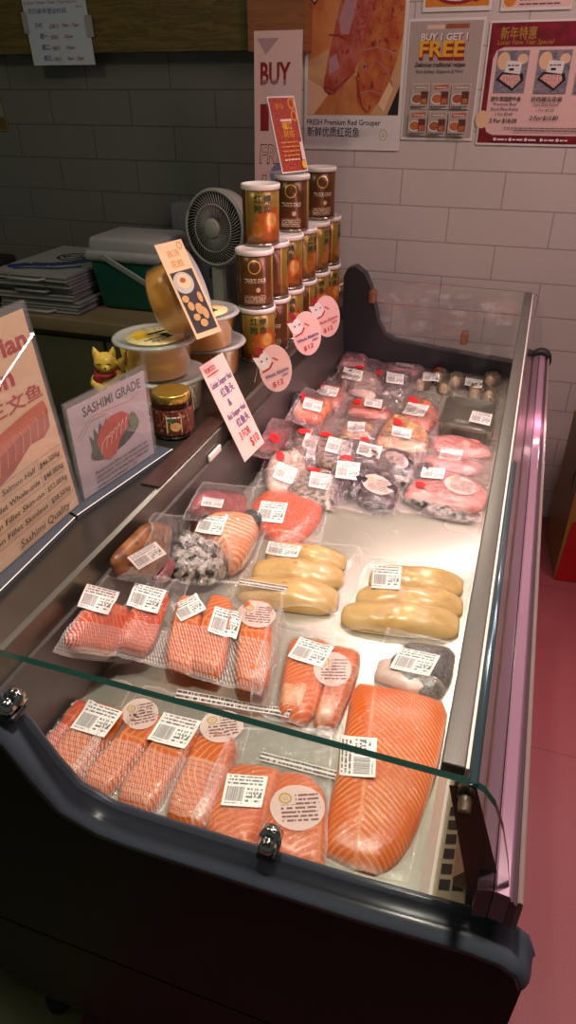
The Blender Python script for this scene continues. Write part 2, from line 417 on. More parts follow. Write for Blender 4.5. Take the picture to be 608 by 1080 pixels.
def reflection_haze_glass(name):  # mottled white haze painted in for whitish, dusty-looking reflections
    t = NT(name); n = t.ramp(t.noise(11, t.obj(), 6, .65), .5, .75)
    tr = t.n('ShaderNodeBsdfTransparent', Color=(.96, .97, .96, 1)); df = t.n('ShaderNodeBsdfDiffuse', Color=(.8, .76, .74, 1)); gl = t.n('ShaderNodeBsdfGlossy', Color=(1, 1, 1, 1), Roughness=.02)
    a = t.n('ShaderNodeMixShader'); t.put(a, 'i0', t.ma('ADD', .025, t.ma('MULTIPLY', n, .16))); t.put(a, 'i1', tr.outputs[0]); t.put(a, 'i2', df.outputs[0])
    m = t.n('ShaderNodeMixShader'); t.put(m, 'i0', t.schlick()); t.put(m, 'i1', a.outputs[0]); t.put(m, 'i2', gl.outputs[0]); return t.end(m.outputs[0])
M['reflection_haze_glass'] = reflection_haze_glass('far_glass_reflection_haze')
M['coated_glass'] = glass_mat('coated_front_glass', (.9, .88, .84, 1), 1.5, .04, .03, .14)
M['glass_edge'] = plain('green_glass_edge', '17332d', .08, var=.1, scale=15)
M['acrylic'] = glass_mat('acrylic_holder', (.93, .93, .94, 1), 1.45, .05)
M['red_paper'] = plain('carton_red', 'b01218', .4)
M['carton_gold'] = mottle('carton_gold_print', 'b98a3c', '6a4a1c', '3a1f12', 20, .4, .6, .4, 0)
M['paper_white'] = plain('white_paper', 'ece6e0', .55, var=.02)
M['paper_pink'] = plain('pink_paper', 'f0c8c0', .55, var=.02)
M['paper_cream'] = plain('cream_paper', 'f2c9a0', .5, var=.03)
M['ink_black'] = plain('ink_black', '1c1a1c', .6)
M['ink_grey'] = plain('ink_grey', '6b6468', .6)
M['ink_navy'] = plain('ink_navy', '1d2349', .6)
M['ink_blue'] = plain('pen_blue', '2a2f7d', .6)
M['ink_red'] = plain('ink_red', 'c22a2c', .6)
M['ink_crimson'] = plain('ink_crimson', '9a1826', .6)
M['ink_orange'] = plain('ink_orange', 'dd8a2a', .6)
M['ink_yellow'] = plain('ink_yellow', 'f2b52c', .6)
M['ink_gold'] = plain('ink_gold', 'b98f3a', .5)
M['ink_white'] = plain('ink_white', 'f3eeea', .5)
M['label'] = label_mat('price_label_print', 'f7f2ee', '2a2628')
M['sticker'] = sticker_mat('round_sticker_print')
M['band'] = band_mat('printed_bag_band')
M['seal'] = plain('red_seal', 'd8202a', .4)
M['film'] = film_mat('clear_film', .04, 'ffffff', .9, 60, 1.5)
M['film_pink'] = film_mat('clear_film_milky', .11, 'f2c8d2', 1.0, 70, 2.6)
M['film_far'] = film_mat('clear_film_crinkled', .045, 'f6d4d8', 1.0, 75, 2.6)
M['film_thick'] = film_mat('clear_film_smooth', .03, 'fff2e0', .8, 42, 1.0)
M['film_print'] = film_mat('film_with_white_dashes', .035, 'fff4ee', .7, 50, 1.0, (.03, .42, 40))
M['film_print_wide'] = film_mat('film_with_wide_white_dashes', .045, 'fff4ee', .7, 50, 1.0, (.02, .38, 46))
M['salmon_big'] = flesh('salmon_fillet_flesh', 'd8640e', 'f0a468', 'c85406', .0105, .75, .24, -.012, .3, .004, 4.0)
M['salmon'] = flesh('salmon_portion_flesh', 'd86210', 'eca066', 'c85608', .0105, .25, .2, .03, .3, .012, 6.0)
M['salmon_pale'] = flesh('pale_salmon_flesh', 'e28a54', 'f4ccb0', 'd67238', .012, .5, .36, .0, .35)
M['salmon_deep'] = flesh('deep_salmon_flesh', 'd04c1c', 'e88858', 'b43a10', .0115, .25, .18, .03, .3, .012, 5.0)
M['roe'] = mottle('orange_red_flesh', 'd8472a', 'e87850', None, 160, .4, .66, .3, .3)
M['dark_red'] = mottle('dark_red_flesh', '7d1f2a', 'a83a40', None, 40, .4, .6, .3)
M['brown_fish'] = mottle('brown_dried_fish', '6d3f22', '9a6238', '3d2416', 30, .4, .6, .4)
def foil_mat(name):
    t = NT(name); u, v, uv = t.uv(); n = t.noise(48, uv, 7, .65); n2 = t.ma('ABSOLUTE', t.ma('SUBTRACT', t.noise(70, uv, 3), .5))
    col = t.mix(t.ramp(n, .46, .56), S('d8d0ca'), S('4a4644'))
    return t.end(t.bsdf(col, .2, .65, t.bump(t.ma('ADD', n2, n), 1.0, .012)))
M['silver_skin'] = foil_mat('silver_fish_skin')
M['dark_skin'] = mottle('dark_scaly_skin', '2a2a2c', '5e5a58', None, 190, .4, .6, .3, .5)
M['pale_flesh'] = mottle('pale_fish_flesh', 'e6d2c6', 'd8b4a4', None, 25, .35, .65, .35)
M['pale_tip'] = mottle('pale_salmon_end', 'eab48e', 'e08a58', 'f2d4bc', 45, .35, .65, .35, .1)
M['squid'] = mottle('cream_squid_flesh', 'dcb878', 'c0924e', 'a4743a', 16, .4, .75, .3, .1, 3, 2.0, .68)
M['grouper'] = mottle('mottled_grouper_skin', '332b28', 'b09a84', 'd8c6b2', 75, .44, .56, .3, .3)
M['golden'] = mottle('golden_fish_flesh', 'c98a4c', 'e0b47c', '8a5628', 60, .4, .6, .35)
M['pink_flesh'] = mottle('pink_fish_flesh', 'e8a8a0', 'd88078', 'c05a58', 35, .35, .65, .3, .1)
M['octopus'] = mottle('dark_skin_with_pale_bands', '2b272c', '4c444a', 'b8aab0', 34, .4, .6, .25, .3)
M['abalone'] = mottle('abalone_shell', '75644e', '3a3028', 'a8957a', 70, .4, .6, .3, .5)
M['abalone_flesh'] = mottle('abalone_flesh', 'ccb08c', '9c8468', '5f5044', 60, .4, .62, .3, .4)
M['skin_orange'] = mottle('salmon_with_skin', 'd8653c', 'e89068', 'b04a28', 50, .4, .62, .35)
M['green_food'] = mottle('dark_green_marinade', '3c3c2c', '5a5640', '28281e', 60, .4, .6, .3)
M['tub_clear'] = glass_mat('clear_tub_plastic', (.97, .96, .93, 1), 1.45, .035, .06)
M['tub_frost'] = glass_mat('frosted_lid_plastic', (.85, .86, .84, 1), 1.45, .42, .2)

# ------------------------------------------------------------------ the room
YW = 2.72
def slab(name, x0, x1, y0, y1, z0, z1, mat): return structure(G().box(x0, x1, y0, y1, z0, z1, mat).build(name))
M['shade_tile'] = tile_mat('shade_painted_wall_tile', '6c6d66', '4d4e49', .22)  # same wall tile, with its shade put into darker colours
slab('wall_back', -.90, 2.6, YW, YW + .12, 0, 2.9, M['white_tile'])
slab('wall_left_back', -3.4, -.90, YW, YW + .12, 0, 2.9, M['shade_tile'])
slab('floor', -.60, 2.6, -1.2, YW + .12, -.06, 0, M['floor'])
slab('floor_left', -3.4, -.60, -1.2, YW + .12, -.06, 0, M['floor_left'])
slab('ceiling', -3.4, 2.6, -1.2, YW + .12, 2.9, 2.96, M['ceiling'])
structure(G().box(-2.9, -1.045, 2.66, YW, 1.69, 2.15, M['wood_dark']).build('trim_1'))
structure(G().box(-1.040, -.835, 2.64, YW, 1.685, 2.15, M['wood_orange']).build('trim_2'))

# back counter in the staff corner
bc = thing('back_counter', 'olive grey back counter with a wooden top, carrying the fan and cooler', 'counter', (-1.75, 2.4, 0))
M['olive_cab'] = plain('olive_cabinet_front', '5b5840', .5); M['bc_top'] = plain('worn_wood_worktop', '8a7a5a', .5, var=.15, scale=12)
G().box(-2.9, -.985, 2.14, YW - .003, .80, .85, M['bc_top'], .004).build('worktop', bc)
G().box(-2.88, -1.0, 2.18, YW - .01, .08, .80, M['olive_cab']).build('cabinet', bc)
for k in range(4): G().box(-2.87 + k * .47, -2.87 + k * .47 + .455, 2.162, 2.18, .10, .77, M['olive_cab'], .004).build('door', bc)
G().box(-2.86, -1.02, 2.24, 2.26, 0, .08, M['black_matte']).build('plinth', bc)

# ------------------------------------------------------------------ display counter
dc = thing('display_counter', 'long charcoal refrigerated fish counter with glass ends and steel deck', 'display counter', (-.3, 1.36, 0))
Y0, Y1, DZ = .446, 2.28, .755
top_near = [(-.70, 1.075), (-.60, 1.06), (-.56, 1.01), (-.53, .955), (-.495, .929), (-.466, .868), (-.439, .826), (-.393, .808), (-.352, .806), (-.177, .811), (-.066, .815), (.06, .826), (.10, .822), (.124, .805), (.134, .78)]
def offset(pl, d):
    out = []
    for i, p in enumerate(pl):
        a, b = Vector(pl[max(i - 1, 0)]), Vector(pl[min(i + 1, len(pl) - 1)]); t = (b - a).normalized(); out.append((p[0] + t.y * d, p[1] - t.x * d))
    return out
# near end: gloss trim over a matte panel
low = offset(top_near, .03)
g = G(); n = len(top_near)
ring = [(.452, 0), (.446, .001), (.443, -.002), (.424, -.003), (.416, -.005), (.409, -.010), (.407, -.016), (.452, -.03)]
vs = []
for (y, d) in ring:
    for p in offset(top_near, -d): vs.append((p[0], y, p[1]))
fs = [(j * n + i, j * n + i + 1, ((j + 1) % len(ring)) * n + i + 1, ((j + 1) % len(ring)) * n + i) for j in range(len(ring)) for i in range(n - 1)]
g.add(vs, fs, M['black_gloss'], True); g.build('end_panel_trim', dc)
low = offset(top_near, .012)
up = G().prism(low + [(.118, .452), (-.70, .452)], .4085, .44, 'y', M['body']); up.build('end_panel', dc)
G().prism([(.112, .445), (.112, .20), (-.665, .20), (-.70, .24), (-.70, .445)], .409, .44, 'y', M['body']).build('base_panel', dc)
# far end
far_prof = [(-.580, 1.05), (-.568, 1.075), (-.545, 1.083), (-.509, 1.06), (-.488, 1.02), (-.455, .905), (-.431, .866), (-.395, .848), (-.30, .838), (.014, .812), (.07, .81), (.10, .79), (.11, .70), (.11, .2), (-.580, .2)]
G().prism(far_prof, Y1, Y1 + .045, 'y', M['black']).build('far_end_panel', dc)
# body below the deck, front skirt and back
G().box(-.60, .098, .44, Y1, .20, .74, M['body']).build('cabinet_body', dc)
for px_, py_ in ((-.66, .47), (.05, .47), (-.62, 2.2), (.05, 2.2)):
    G().lathe([(.026, 0), (.026, .02), (.014, .025), (.014, .21)], (px_, py_, 0), M['black_matte'], 20).build('foot', dc)
G().box(-.97, -.60, .46, 2.62, .18, .905, M['body']).build('service_side', dc)
# deck and inner walls
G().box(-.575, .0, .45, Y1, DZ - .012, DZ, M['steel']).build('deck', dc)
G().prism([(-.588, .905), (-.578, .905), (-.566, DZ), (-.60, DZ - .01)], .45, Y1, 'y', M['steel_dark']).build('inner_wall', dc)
G().prism([(0.0, DZ - .01), (.0, DZ + .012), (.012, .80), (.018, .80), (.02, DZ - .01)], .45, Y1, 'y', M['liner']).build('front_liner', dc)
vg = G().prism([(.016, .79), (.016, .80), (.052, .815), (.052, .80)], .45, Y1, 'y', M['vent'])
vg.build('air_grille', dc)
g = G()
for k in range(90):
    y = .472 + k * .020
    for x0 in (.0215, .0365):
        if y < Y1 - .03: g.add([(x0, y, .8005 + (x0 - .016) * .4167 + .0004), (x0 + .012, y, .8005 + (x0 - .004) * .4167 + .0004), (x0 + .012, y + .013, .8005 + (x0 - .004) * .4167 + .0004), (x0, y + .013, .8005 + (x0 - .016) * .4167 + .0004)], [(0, 1, 2, 3)], M['vent_dark'])
g.build('grille_opening', dc)
# service ledge
G().prism([(-.97, .9495), (-.598, .9495), (-.590, .946), (-.585, .905), (-.597, .90), (-.97, .905)], .455, 2.62, 'y', M['steel_ledge']).build('service_ledge', dc)
# front rail, glass, price strips
G().box(.0, .0232, Y0 + .012, Y1 + .01, 1.022, 1.04, M['steel_rail'], .002).build('top_rail', dc)
G().box(.0234, .0268, Y0 + .012, Y1 + .005, 1.02, 1.0395, M['liner'], .0008).build('rail_edge', dc)
G().tube([(.0322, Y0 - .002, 1.0365), (.0322, 1.12, 1.0365)], .0048, M['tube'], 16).build('rail_tube', dc)
G().prism([(.026, 1.03), (.031, 1.03), (.060, .87), (.055, .87)], Y0 + .02, Y1, 'y', M['coated_glass']).build('front_glass', dc)
def strip(name, x0, x1, z0, z1, mat):
    G().prism([(x0, z0 - .05), (x0, z0 - .002), (x0 + .002, z0), (x1 - .002, z1), (x1, z1 - .002), (x1, z1 - .05)], Y0 - .015, 2.13, 'y', mat).build(name, dc)
strip('inner_price_strip', .0575, .0725, .894, .900, M['mauve_strip'])
strip('outer_price_strip', .0738, .0905, .900, .898, M['pink_strip'])
strip('grey_channel', .0912, .0975, .892, .888, M['mauve_strip'])
strip('edge_strip', .0978, .1035, .894, .893, M['beige_strip'])
G().prism([(.034, .845), (.058, .885), (.0572, .83), (.036, .83)], Y0 + .02, 2.13, 'y', plain('tan_reflection_fill', '9a8068', .3)).build('gap_fill_plate', dc)  # added gap-filling plate; its tan stands in for the front glass's reflection
G().lathe([(.0, 0), (.026, 0), (.031, .004), (.031, .035), (.026, .04), (0, .04)], (.080, 2.128, .882), M['black_matte'], 28, (0, 1, 0)).build('strip_end_cap', dc)
# end glass panes
pane = [aty(*p, Y0) for p in ((500, 825), (512, 833), (523, 848), (531, 872), (536, 905), (540, 962), (522, 968))]
def pane_mesh(poly, y0, y1, name, edges, mat=None):
    n = len(poly)
    g = G().add([(x, y0, z) for x, z in poly] + [(x, y1, z) for x, z in poly], [list(range(n))[::-1], list(range(n, 2 * n))], mat or M['glass'])
    pg = g.build(name, dc)
    e = G()
    for i in edges:
        a, b = poly[i], poly[(i + 1) % n]
        e.add([(a[0], y0, a[1]), (b[0], y0, b[1]), (b[0], y1, b[1]), (a[0], y1, a[1])], [(0, 1, 2, 3)], M['glass_edge'])
    e.build('glass_edge', pg)
near_poly = [(-.62, 1.04)] + [(p.x, p.z) for p in pane] + [(.05, .815), (-.066, .805), (-.177, .80), (-.352, .796), (-.393, .798), (-.439, .816), (-.466, .858), (-.495, .919), (-.53, .945), (-.62, 1.02)]
pane_mesh(near_poly, Y0 - .004, Y0 + .004, 'near_end_glass', range(0, 6))
far_poly = [(-.505, 1.045), (.02, 1.04), (.045, 1.03), (.055, 1.0), (.085, .86), (.085, .80), (.014, .80), (-.38, .835), (-.44, .86)]
pane_mesh(far_poly, Y1 + .012, Y1 + .018, 'far_end_glass', range(0, 4), M['reflection_haze_glass'])
G().add([aty(*p, y) for y in (Y0 + .006, Y0 + .014) for p in ((474, 828), (503, 830), (535, 962), (519, 968), (497, 958))],
        [(4, 3, 2, 1, 0), (5, 6, 7, 8, 9)] + [(i, (i + 1) % 5, 5 + (i + 1) % 5, 5 + i) for i in range(5)], M['bronze']).build('glass_bracket', dc)
for px_, py_, s_ in ((15, 737, 1.0), (286, 882, 1.0), (492, 838, .62)):
    c = aty(px_, py_, Y0)
    G().lathe([(0, -.022), (.006, -.022), (.0095 * s_, -.019), (.0105 * s_, -.012), (.0105 * s_, -.004), (.0135 * s_, -.003), (.0135 * s_, .008), (0, .008)], c, M['chrome'] if s_ == 1 else M['bronze'], 24, (0, 1, 0)).build('glass_knob', dc)
    if s_ == 1: G().box(c.x - .012, c.x + .012, Y0 - .022, Y0 + .006, c.z - .019, c.z - .009, M['black'], .003).build('knob_seat', dc)
M['copper'] = plain('copper_clip', 'a5745c', .3, .6)
for px_, py_ in ((490, 357), (393, 313)):
    c = aty(px_, py_, Y1 - .004)
    G().box(c.x - .012, c.x + .012, Y1 - .012, Y1 + .022, c.z - .02, c.z + .02, M['copper'], .004).build('glass_clip', dc)
# mauve plastic price channel on the ledge's front edge, small white clip
pc = G().box(-.632, -.592, .98, 1.40, .9503, .9535, plain('brown_red_channel', '47302d', .3), .0008).build('price_channel')
tag(pc, 'brown red plastic price channel lying along the steel ledge edge', 'price channel')
c = atx(228, 517, -.585)
cl = G().box(-.585, -.579, c.y - .03, c.y + .03, .905, .921, M['paper_white'], .002).build('price_clip')
tag(cl, 'small white clip on the ledge edge below the brown channel', 'clip')

# ------------------------------------------------------------------ carton on the floor at right
ct = thing('carton', 'red and gold printed carton standing on the red floor by the wall', 'carton', (.52, 2.42, 0))
G().prism([(.285, 2.27), (.78, 2.30), (.75, 2.62), (.25, 2.58)], 0, .56, 'z', M['carton_gold']).build('body', ct)
G().add([(.288, 2.267, .004), (.785, 2.297, .004), (.785, 2.297, .40), (.30, 2.2678, .26)], [(0, 1, 2, 3)], M['red_paper']).build('red_face', ct)
G().add([(.2845, 2.2795, .26), (.2795, 2.32, .30), (.2745, 2.36, .40), (.2795, 2.32, .47), (.284, 2.2845, .45)], [(0, 1, 2, 3, 4)], M['ink_black']).build('side_print', ct)

# ------------------------------------------------------------------ lights
def area(name, loc, aim, sx, sy, power, color):
    l = bpy.data.lights.new(name, 'AREA'); l.shape = 'RECTANGLE'; l.size = sx; l.size_y = sy; l.energy = power; l.color = color
    o = bpy.data.objects.new(name, l); COL.objects.link(o); o.location = loc
    o.rotation_euler = (Vector(aim) - Vector(loc)).to_track_quat('-Z', 'Y').to_euler(); return o
def spot(name, loc, aim, angle, blend, power, color, r=.05):
    l = bpy.data.lights.new(name, 'SPOT'); l.energy = power; l.color = color; l.spot_size = math.radians(angle); l.spot_blend = blend; l.shadow_soft_size = r
    o = bpy.data.objects.new(name, l); COL.objects.link(o); o.location = loc
    o.rotation_euler = (Vector(aim) - Vector(loc)).to_track_quat('-Z', 'Y').to_euler(); return o
spot('ceiling_spot', (-.12, .62, 2.75), (-.18, .88, .75), 60, .85, 138, (1, .90, .76), .05)
spot('ceiling_spot', (-.22, 2.5, 2.35), (-.22, 1.35, .75), 64, .8, 46, (1, .88, .76), .04)
area('pink_lamp', (1.05, 1.6, 2.6), (.2, 1.9, .6), .3, 1.4, 19, (1, .56, .60))
area('added_ambient_fill', (.3, 1.6, 2.88), (.3, 2.0, 0), .5, 1.2, 11, (1, .95, .88))  # unseen neutral fill, added for ambient light
area('rail_led_strip', (.006, 1.62, 1.018), (-.25, 1.62, .70), .012, 1.25, 3.4, (1, .56, .64))
spot('ledge_spot', (-.25, .15, 2.7), (-.72, 1.45, 1.05), 34, .9, 34, (1, .86, .68), .06)
area('staff_side_lamp', (-1.7, .7, 2.87), (-1.6, .8, 0), .5, .5, 8, (1, .95, .70))
W = bpy.data.worlds.new('world'); SC.world = W; W.use_nodes = True
W.node_tree.nodes['Background'].inputs[0].default_value = (.52, .62, .52, 1); W.node_tree.nodes['Background'].inputs[1].default_value = .09
SC.view_settings.view_transform = 'Standard'; SC.view_settings.look = 'None'; SC.view_settings.gamma = 1; SC.view_settings.exposure = 0
SC.view_settings.use_curve_mapping = False
SC.cycles.transparent_max_bounces = 24
#@@PACKS@@

# ------------------------------------------------------------------ packed fish
def chaikin(pts, k=1):
    for _ in range(k):
        out = []
        for i in range(len(pts)):
            a, b = pts[i], pts[(i + 1) % len(pts)]
            out += [a * .86 + b * .14, a * .14 + b * .86]
        pts = out
    return pts
PLACED = []
class Bag:
    """one bag: a four-cornered patch in its own (maybe leaning) plane, with contents and film draped over it"""
    def __init__(s, quad, z):
        z4 = [z] * 4 if not isinstance(z, (list, tuple)) else list(z)
        w = [atz(p[0], p[1], DZ + zz) for p, zz in zip(quad, z4)]          # far-left, far-right, near-right, near-left
        s.en = (w[1] - w[3]).cross(w[0] - w[2]).normalized()
        if s.en.z < 0: s.en.negate()
        s.po = sum(w, Vector()) / 4
        s.ex = (Vector((1, 0, 0)) - s.en * s.en.x).normalized(); s.ey = s.en.cross(s.ex)
        s.c = [s.at(*p) for p in quad]; s.items = []
        s.o = Vector((s.po.x, s.po.y, max(DZ, min(s.W(c.x, c.y, 0).z for c in s.c))))
    def at(s, px, py, dz=0.0):
        """frame pixel -> plane coordinates on the bag's plane raised by dz"""
        d = ray(px, py); p = EYE + d * ((s.po + s.en * dz - EYE).dot(s.en) / d.dot(s.en)) - s.po
        return Vector((p.dot(s.ex), p.dot(s.ey)))
    def W(s, x, y, h):
        """plane coordinates -> world, kept inside the counter's well"""
        p = s.po + s.ex * x + s.ey * y + s.en * h
        lo = DZ + .0006 + (h if s.en.z > .9 else .2 * h)
        return Vector((min(max(p.x, -.578 + (.905 - p.z) * .08 + .004 + (.3 * h if p.x < -.563 else 0)), -.0035), min(max(p.y, .462), 2.272), max(p.z, lo)))
    def P(s, u, v):
        a, b, c, d = s.c; return (d * (1 - u) + c * u) * (1 - v) + (a * (1 - u) + b * u) * v
    def inv(s, x, y):
        u, v = .5, .5
        for _ in range(12):
            p = s.P(u, v); e = 1e-4; du, dv = (s.P(u + e, v) - p) / e, (s.P(u, v + e) - p) / e
            det = du.x * dv.y - du.y * dv.x
            if abs(det) < 1e-12: break
            rx, ry = x - p.x, y - p.y; u += (rx * dv.y - ry * dv.x) / det; v += (ry * du.x - rx * du.y) / det
        return u, v
    def item(s, name, pts, h, mat, axis=None, p=5.0, q=2.0, bump=.0015, lift=0.0, sm=1, label=None):
        w = chaikin([s.at(x, y, h * .45 + lift) for x, y in pts], sm)
        cx = sum(a.x for a in w) / len(w); cy = sum(a.y for a in w) / len(w); N = 56; R = []
        for k in range(N):
            t = 2 * PI * k / N; dx, dy = math.cos(t), math.sin(t); best = 1e-3
            for i in range(len(w)):
                a, b = w[i], w[(i + 1) % len(w)]; ex, ey = b.x - a.x, b.y - a.y; den = dx * ey - dy * ex
                if abs(den) < 1e-12: continue
                r = ((a.x - cx) * ey - (a.y - cy) * ex) / den; l = ((a.x - cx) * dy - (a.y - cy) * dx) / den
                if -1e-6 <= l <= 1 + 1e-6 and r > best: best = r
            R.append(best)
        if axis: a, b = s.at(*axis[0], h), s.at(*axis[1], h); ad = Vector((b.x - a.x, b.y - a.y)).normalized(); oc = (a + b) / 2
        else: ad = Vector((0, -1)); oc = Vector((cx, cy))
        it = dict(name=name, c=(cx, cy), R=R, h=h, p=p, q=q, mat=mat, ad=ad, oc=oc, bump=bump, lift=lift, label=label, seed=len(s.items) * 7.1 + cx * 31)
        s.items.append(it); return s
    def prof(s, it, r): return it['h'] * max(0.0, 1 - min(r, 1.0) ** it['p']) ** (1 / it['q'])
    def height(s, it, x, y):
        dx, dy = x - it['c'][0], y - it['c'][1]; r = math.hypot(dx, dy); N = len(it['R']); t = (math.atan2(dy, dx) % (2 * PI)) / (2 * PI) * N
        k = int(t) % N; f = t - int(t); R = it['R'][k] * (1 - f) + it['R'][(k + 1) % N] * f
        return s.prof(it, r / R) + it['lift'] if r < R else 0.0
    def item_mesh(s, it, parent):
        g = G(); N = len(it['R']); rings = [.12, .28, .44, .58, .7, .8, .87, .92, .96, .985, 1.0]; vs, uv = [], []; cx, cy = it['c']; px = Vector((it['ad'].y, -it['ad'].x))
        def put(x, y, z):
            d = Vector((x - it['oc'].x, y - it['oc'].y)); vs.append(s.W(x, y, z)); uv.append((-d.dot(px), d.dot(it['ad'])))
        put(cx, cy, it['h'] + it['lift'])
        for r in rings:
            for k in range(N):
                t = 2 * PI * k / N; R = it['R'][k] * r; x, y = cx + R * math.cos(t), cy + R * math.sin(t)
                nz = (noise.noise(Vector((x * 38, y * 38, it['seed']))) + .9 * noise.noise(Vector((x * 14, y * 14, it['seed'])))) * it['bump'] * 1.7 * (1 - r ** 6)
                put(x, y, max(0.0006, s.prof(it, r) + nz) + it['lift'])
        fs = [(0, 1 + k, 1 + (k + 1) % N) for k in range(N)]
        for j in range(len(rings) - 1):
            for k in range(N): fs.append((1 + j * N + k, 1 + (j + 1) * N + k, 1 + (j + 1) * N + (k + 1) % N, 1 + j * N + (k + 1) % N))
        fs.append([1 + (len(rings) - 1) * N + k for k in range(N)][::-1])
        g.add(vs, fs, it['mat'], True, uv); o = g.build(it['name'], parent)
        if it['label']: o['label'] = it['label']
    def film(s, n=44, wr=.0022, tent=5, seed=0.0):
        H = [[0.0] * (n + 1) for _ in range(n + 1)]; s.n = n; s.XY = [[None] * (n + 1) for _ in range(n + 1)]
        raw = [[0.0] * (n + 1) for _ in range(n + 1)]
        for j in range(n + 1):
            for i in range(n + 1):
                u, v = i / n, j / n; jit = .018
                # uneven bag outline, corners a little rounded
                eu = .5 + (u - .5) * (1 - .03 * (2 * abs(v - .5)) ** 4) + jit * noise.noise(Vector((u * 3, v * 5, seed)))
                ev = .5 + (v - .5) * (1 - .03 * (2 * abs(u - .5)) ** 4) + jit * noise.noise(Vector((u * 5, v * 3, seed + 9)))
                p = s.P(eu, ev); s.XY[j][i] = (p.x, p.y)
                raw[j][i] = max([s.height(it, p.x, p.y) for it in s.items] + [0.0])
        # where the bag lies over bags laid before it, its film rides over theirs
        if s.en.z > .95:
            ws = [s.W(c.x, c.y, 0) for c in s.c]; bb = (min(w.x for w in ws), max(w.x for w in ws), min(w.y for w in ws), max(w.y for w in ws))
            near = [b for b in PLACED if b.bb[0] < bb[1] and b.bb[1] > bb[0] and b.bb[2] < bb[3] and b.bb[3] > bb[2]]
            s.bb = bb
            for j in range(n + 1) if near else ():
                for i in range(n + 1):
                    x, y = s.XY[j][i]; w = s.W(x, y, 0)
                    for b in near:
                        q = w - b.po; lx, ly = q.dot(b.ex), q.dot(b.ey); u, v = b.inv(lx, ly)
                        if -.02 < u < 1.02 and -.02 < v < 1.02: raw[j][i] = max(raw[j][i], b.W(lx, ly, b.film_z(lx, ly)).z - w.z + .0006)
            PLACED.append(s)
        A = [r[:] for r in raw]
        for _ in range(tent):
            B = [r[:] for r in A]
            for j in range(n + 1):
                for i in range(n + 1):
                    t = c = 0
                    for dj, di in ((0, 1), (1, 0), (0, -1), (-1, 0)):
                        if 0 <= j + dj <= n and 0 <= i + di <= n: t += B[j + dj][i + di]; c += 1
                    A[j][i] = max(raw[j][i], .5 * B[j][i] + .5 * t / c)
        for j in range(n + 1):
            for i in range(n + 1):
                x, y = s.XY[j][i]; m = 1.0 if raw[j][i] < 1e-4 else .35
                nn = noise.noise(Vector((x * 60, y * 34, seed + 3))) + .6 * noise.noise(Vector((x * 30 + y * 90, y * 70, seed + 5)))
                A[j][i] = A[j][i] + .0012 + wr * m * (abs(nn) if raw[j][i] < 1e-4 else .5 * (nn + 1))
        s.A = A
    def film_z(s, x, y):
        u, v = s.inv(x, y); n = s.n; a, b = min(max(u, 0), 1) * n, min(max(v, 0), 1) * n; i, j = min(int(a), n - 1), min(int(b), n - 1); f, h = a - i, b - j; A = s.A
        return (A[j][i] * (1 - f) + A[j][i + 1] * f) * (1 - h) + (A[j + 1][i] * (1 - f) + A[j + 1][i + 1] * f) * h
    def film_mesh(s, mat, parent):
        n = s.n; g = G(); vs, uv = [], []
        for j in range(n + 1):
            for i in range(n + 1): x, y = s.XY[j][i]; vs.append(s.W(x, y, s.A[j][i])); uv.append((i / n, j / n))
        g.add(vs, [(j * (n + 1) + i, j * (n + 1) + i + 1, (j + 1) * (n + 1) + i + 1, (j + 1) * (n + 1) + i) for j in range(n) for i in range(n)], mat, True, uv)
        return g.build('plastic_film', parent)
    def patch(s, name, c, w, h, mat, parent, ell=False, label=None, up=.0009, n=8):
        """paper stuck on the film: centre, width vector and height vector in frame pixels"""
        def world(px, py):
            z = .015
            for _ in range(8): p = s.at(px, py, z); z = .5 * z + .5 * (s.film_z(p.x, p.y) + up)
            return p.x, p.y, s.film_z(p.x, p.y)
        P = [[world(c[0] + w[0] * (i / n - .5) + h[0] * (.5 - j / n), c[1] + w[1] * (i / n - .5) + h[1] * (.5 - j / n)) for i in range(n + 1)] for j in range(n + 1)]
        fl = [p for r in P for p in r]; k = len(fl); mx, my, mz = (sum(p[a] for p in fl) / k for a in range(3))
        sxx = sum((p[0] - mx) ** 2 for p in fl); syy = sum((p[1] - my) ** 2 for p in fl); sxy = sum((p[0] - mx) * (p[1] - my) for p in fl)
        sxz = sum((p[0] - mx) * (p[2] - mz) for p in fl); syz = sum((p[1] - my) * (p[2] - mz) for p in fl); det = sxx * syy - sxy * sxy or 1e-9
        ax, ay = (sxz * syy - syz * sxy) / det, (syz * sxx - sxz * sxy) / det
        g = G(); vs, uv = [], []
        if ell:
            pts = [(.5, .5)] + [(.5 + .5 * r * math.cos(2 * PI * t / 32), .5 + .5 * r * math.sin(2 * PI * t / 32)) for r in (.35, .7, 1.0) for t in range(32)]
            fs = [(0, 1 + t, 1 + (t + 1) % 32) for t in range(32)] + [(1 + r * 32 + t, 33 + r * 32 + t, 33 + r * 32 + (t + 1) % 32, 1 + r * 32 + (t + 1) % 32) for r in (0, 1) for t in range(32)]
        else:
            pts = [(i / n, j / n) for j in range(n + 1) for i in range(n + 1)]
            fs = [(j * (n + 1) + i, j * (n + 1) + i + 1, (j + 1) * (n + 1) + i + 1, (j + 1) * (n + 1) + i) for j in range(n) for i in range(n)]
        for u, v in pts:
            a, b = u * n, v * n; i, j = min(int(a), n - 1), min(int(b), n - 1); f, hh = a - i, b - j
            q = [(P[j][i][d] * (1 - f) + P[j][i + 1][d] * f) * (1 - hh) + (P[j + 1][i][d] * (1 - f) + P[j + 1][i + 1][d] * f) * hh for d in range(3)]
            pl = mz + ax * (q[0] - mx) + ay * (q[1] - my); fz = s.film_z(q[0], q[1])
            vs.append(s.W(q[0], q[1], max(.35 * pl + .65 * fz, fz) + up)); uv.append((u, v))
        g.add(vs, fs, mat, True, uv); o = g.build(name, parent)
        if label: o['label'] = label
        return o
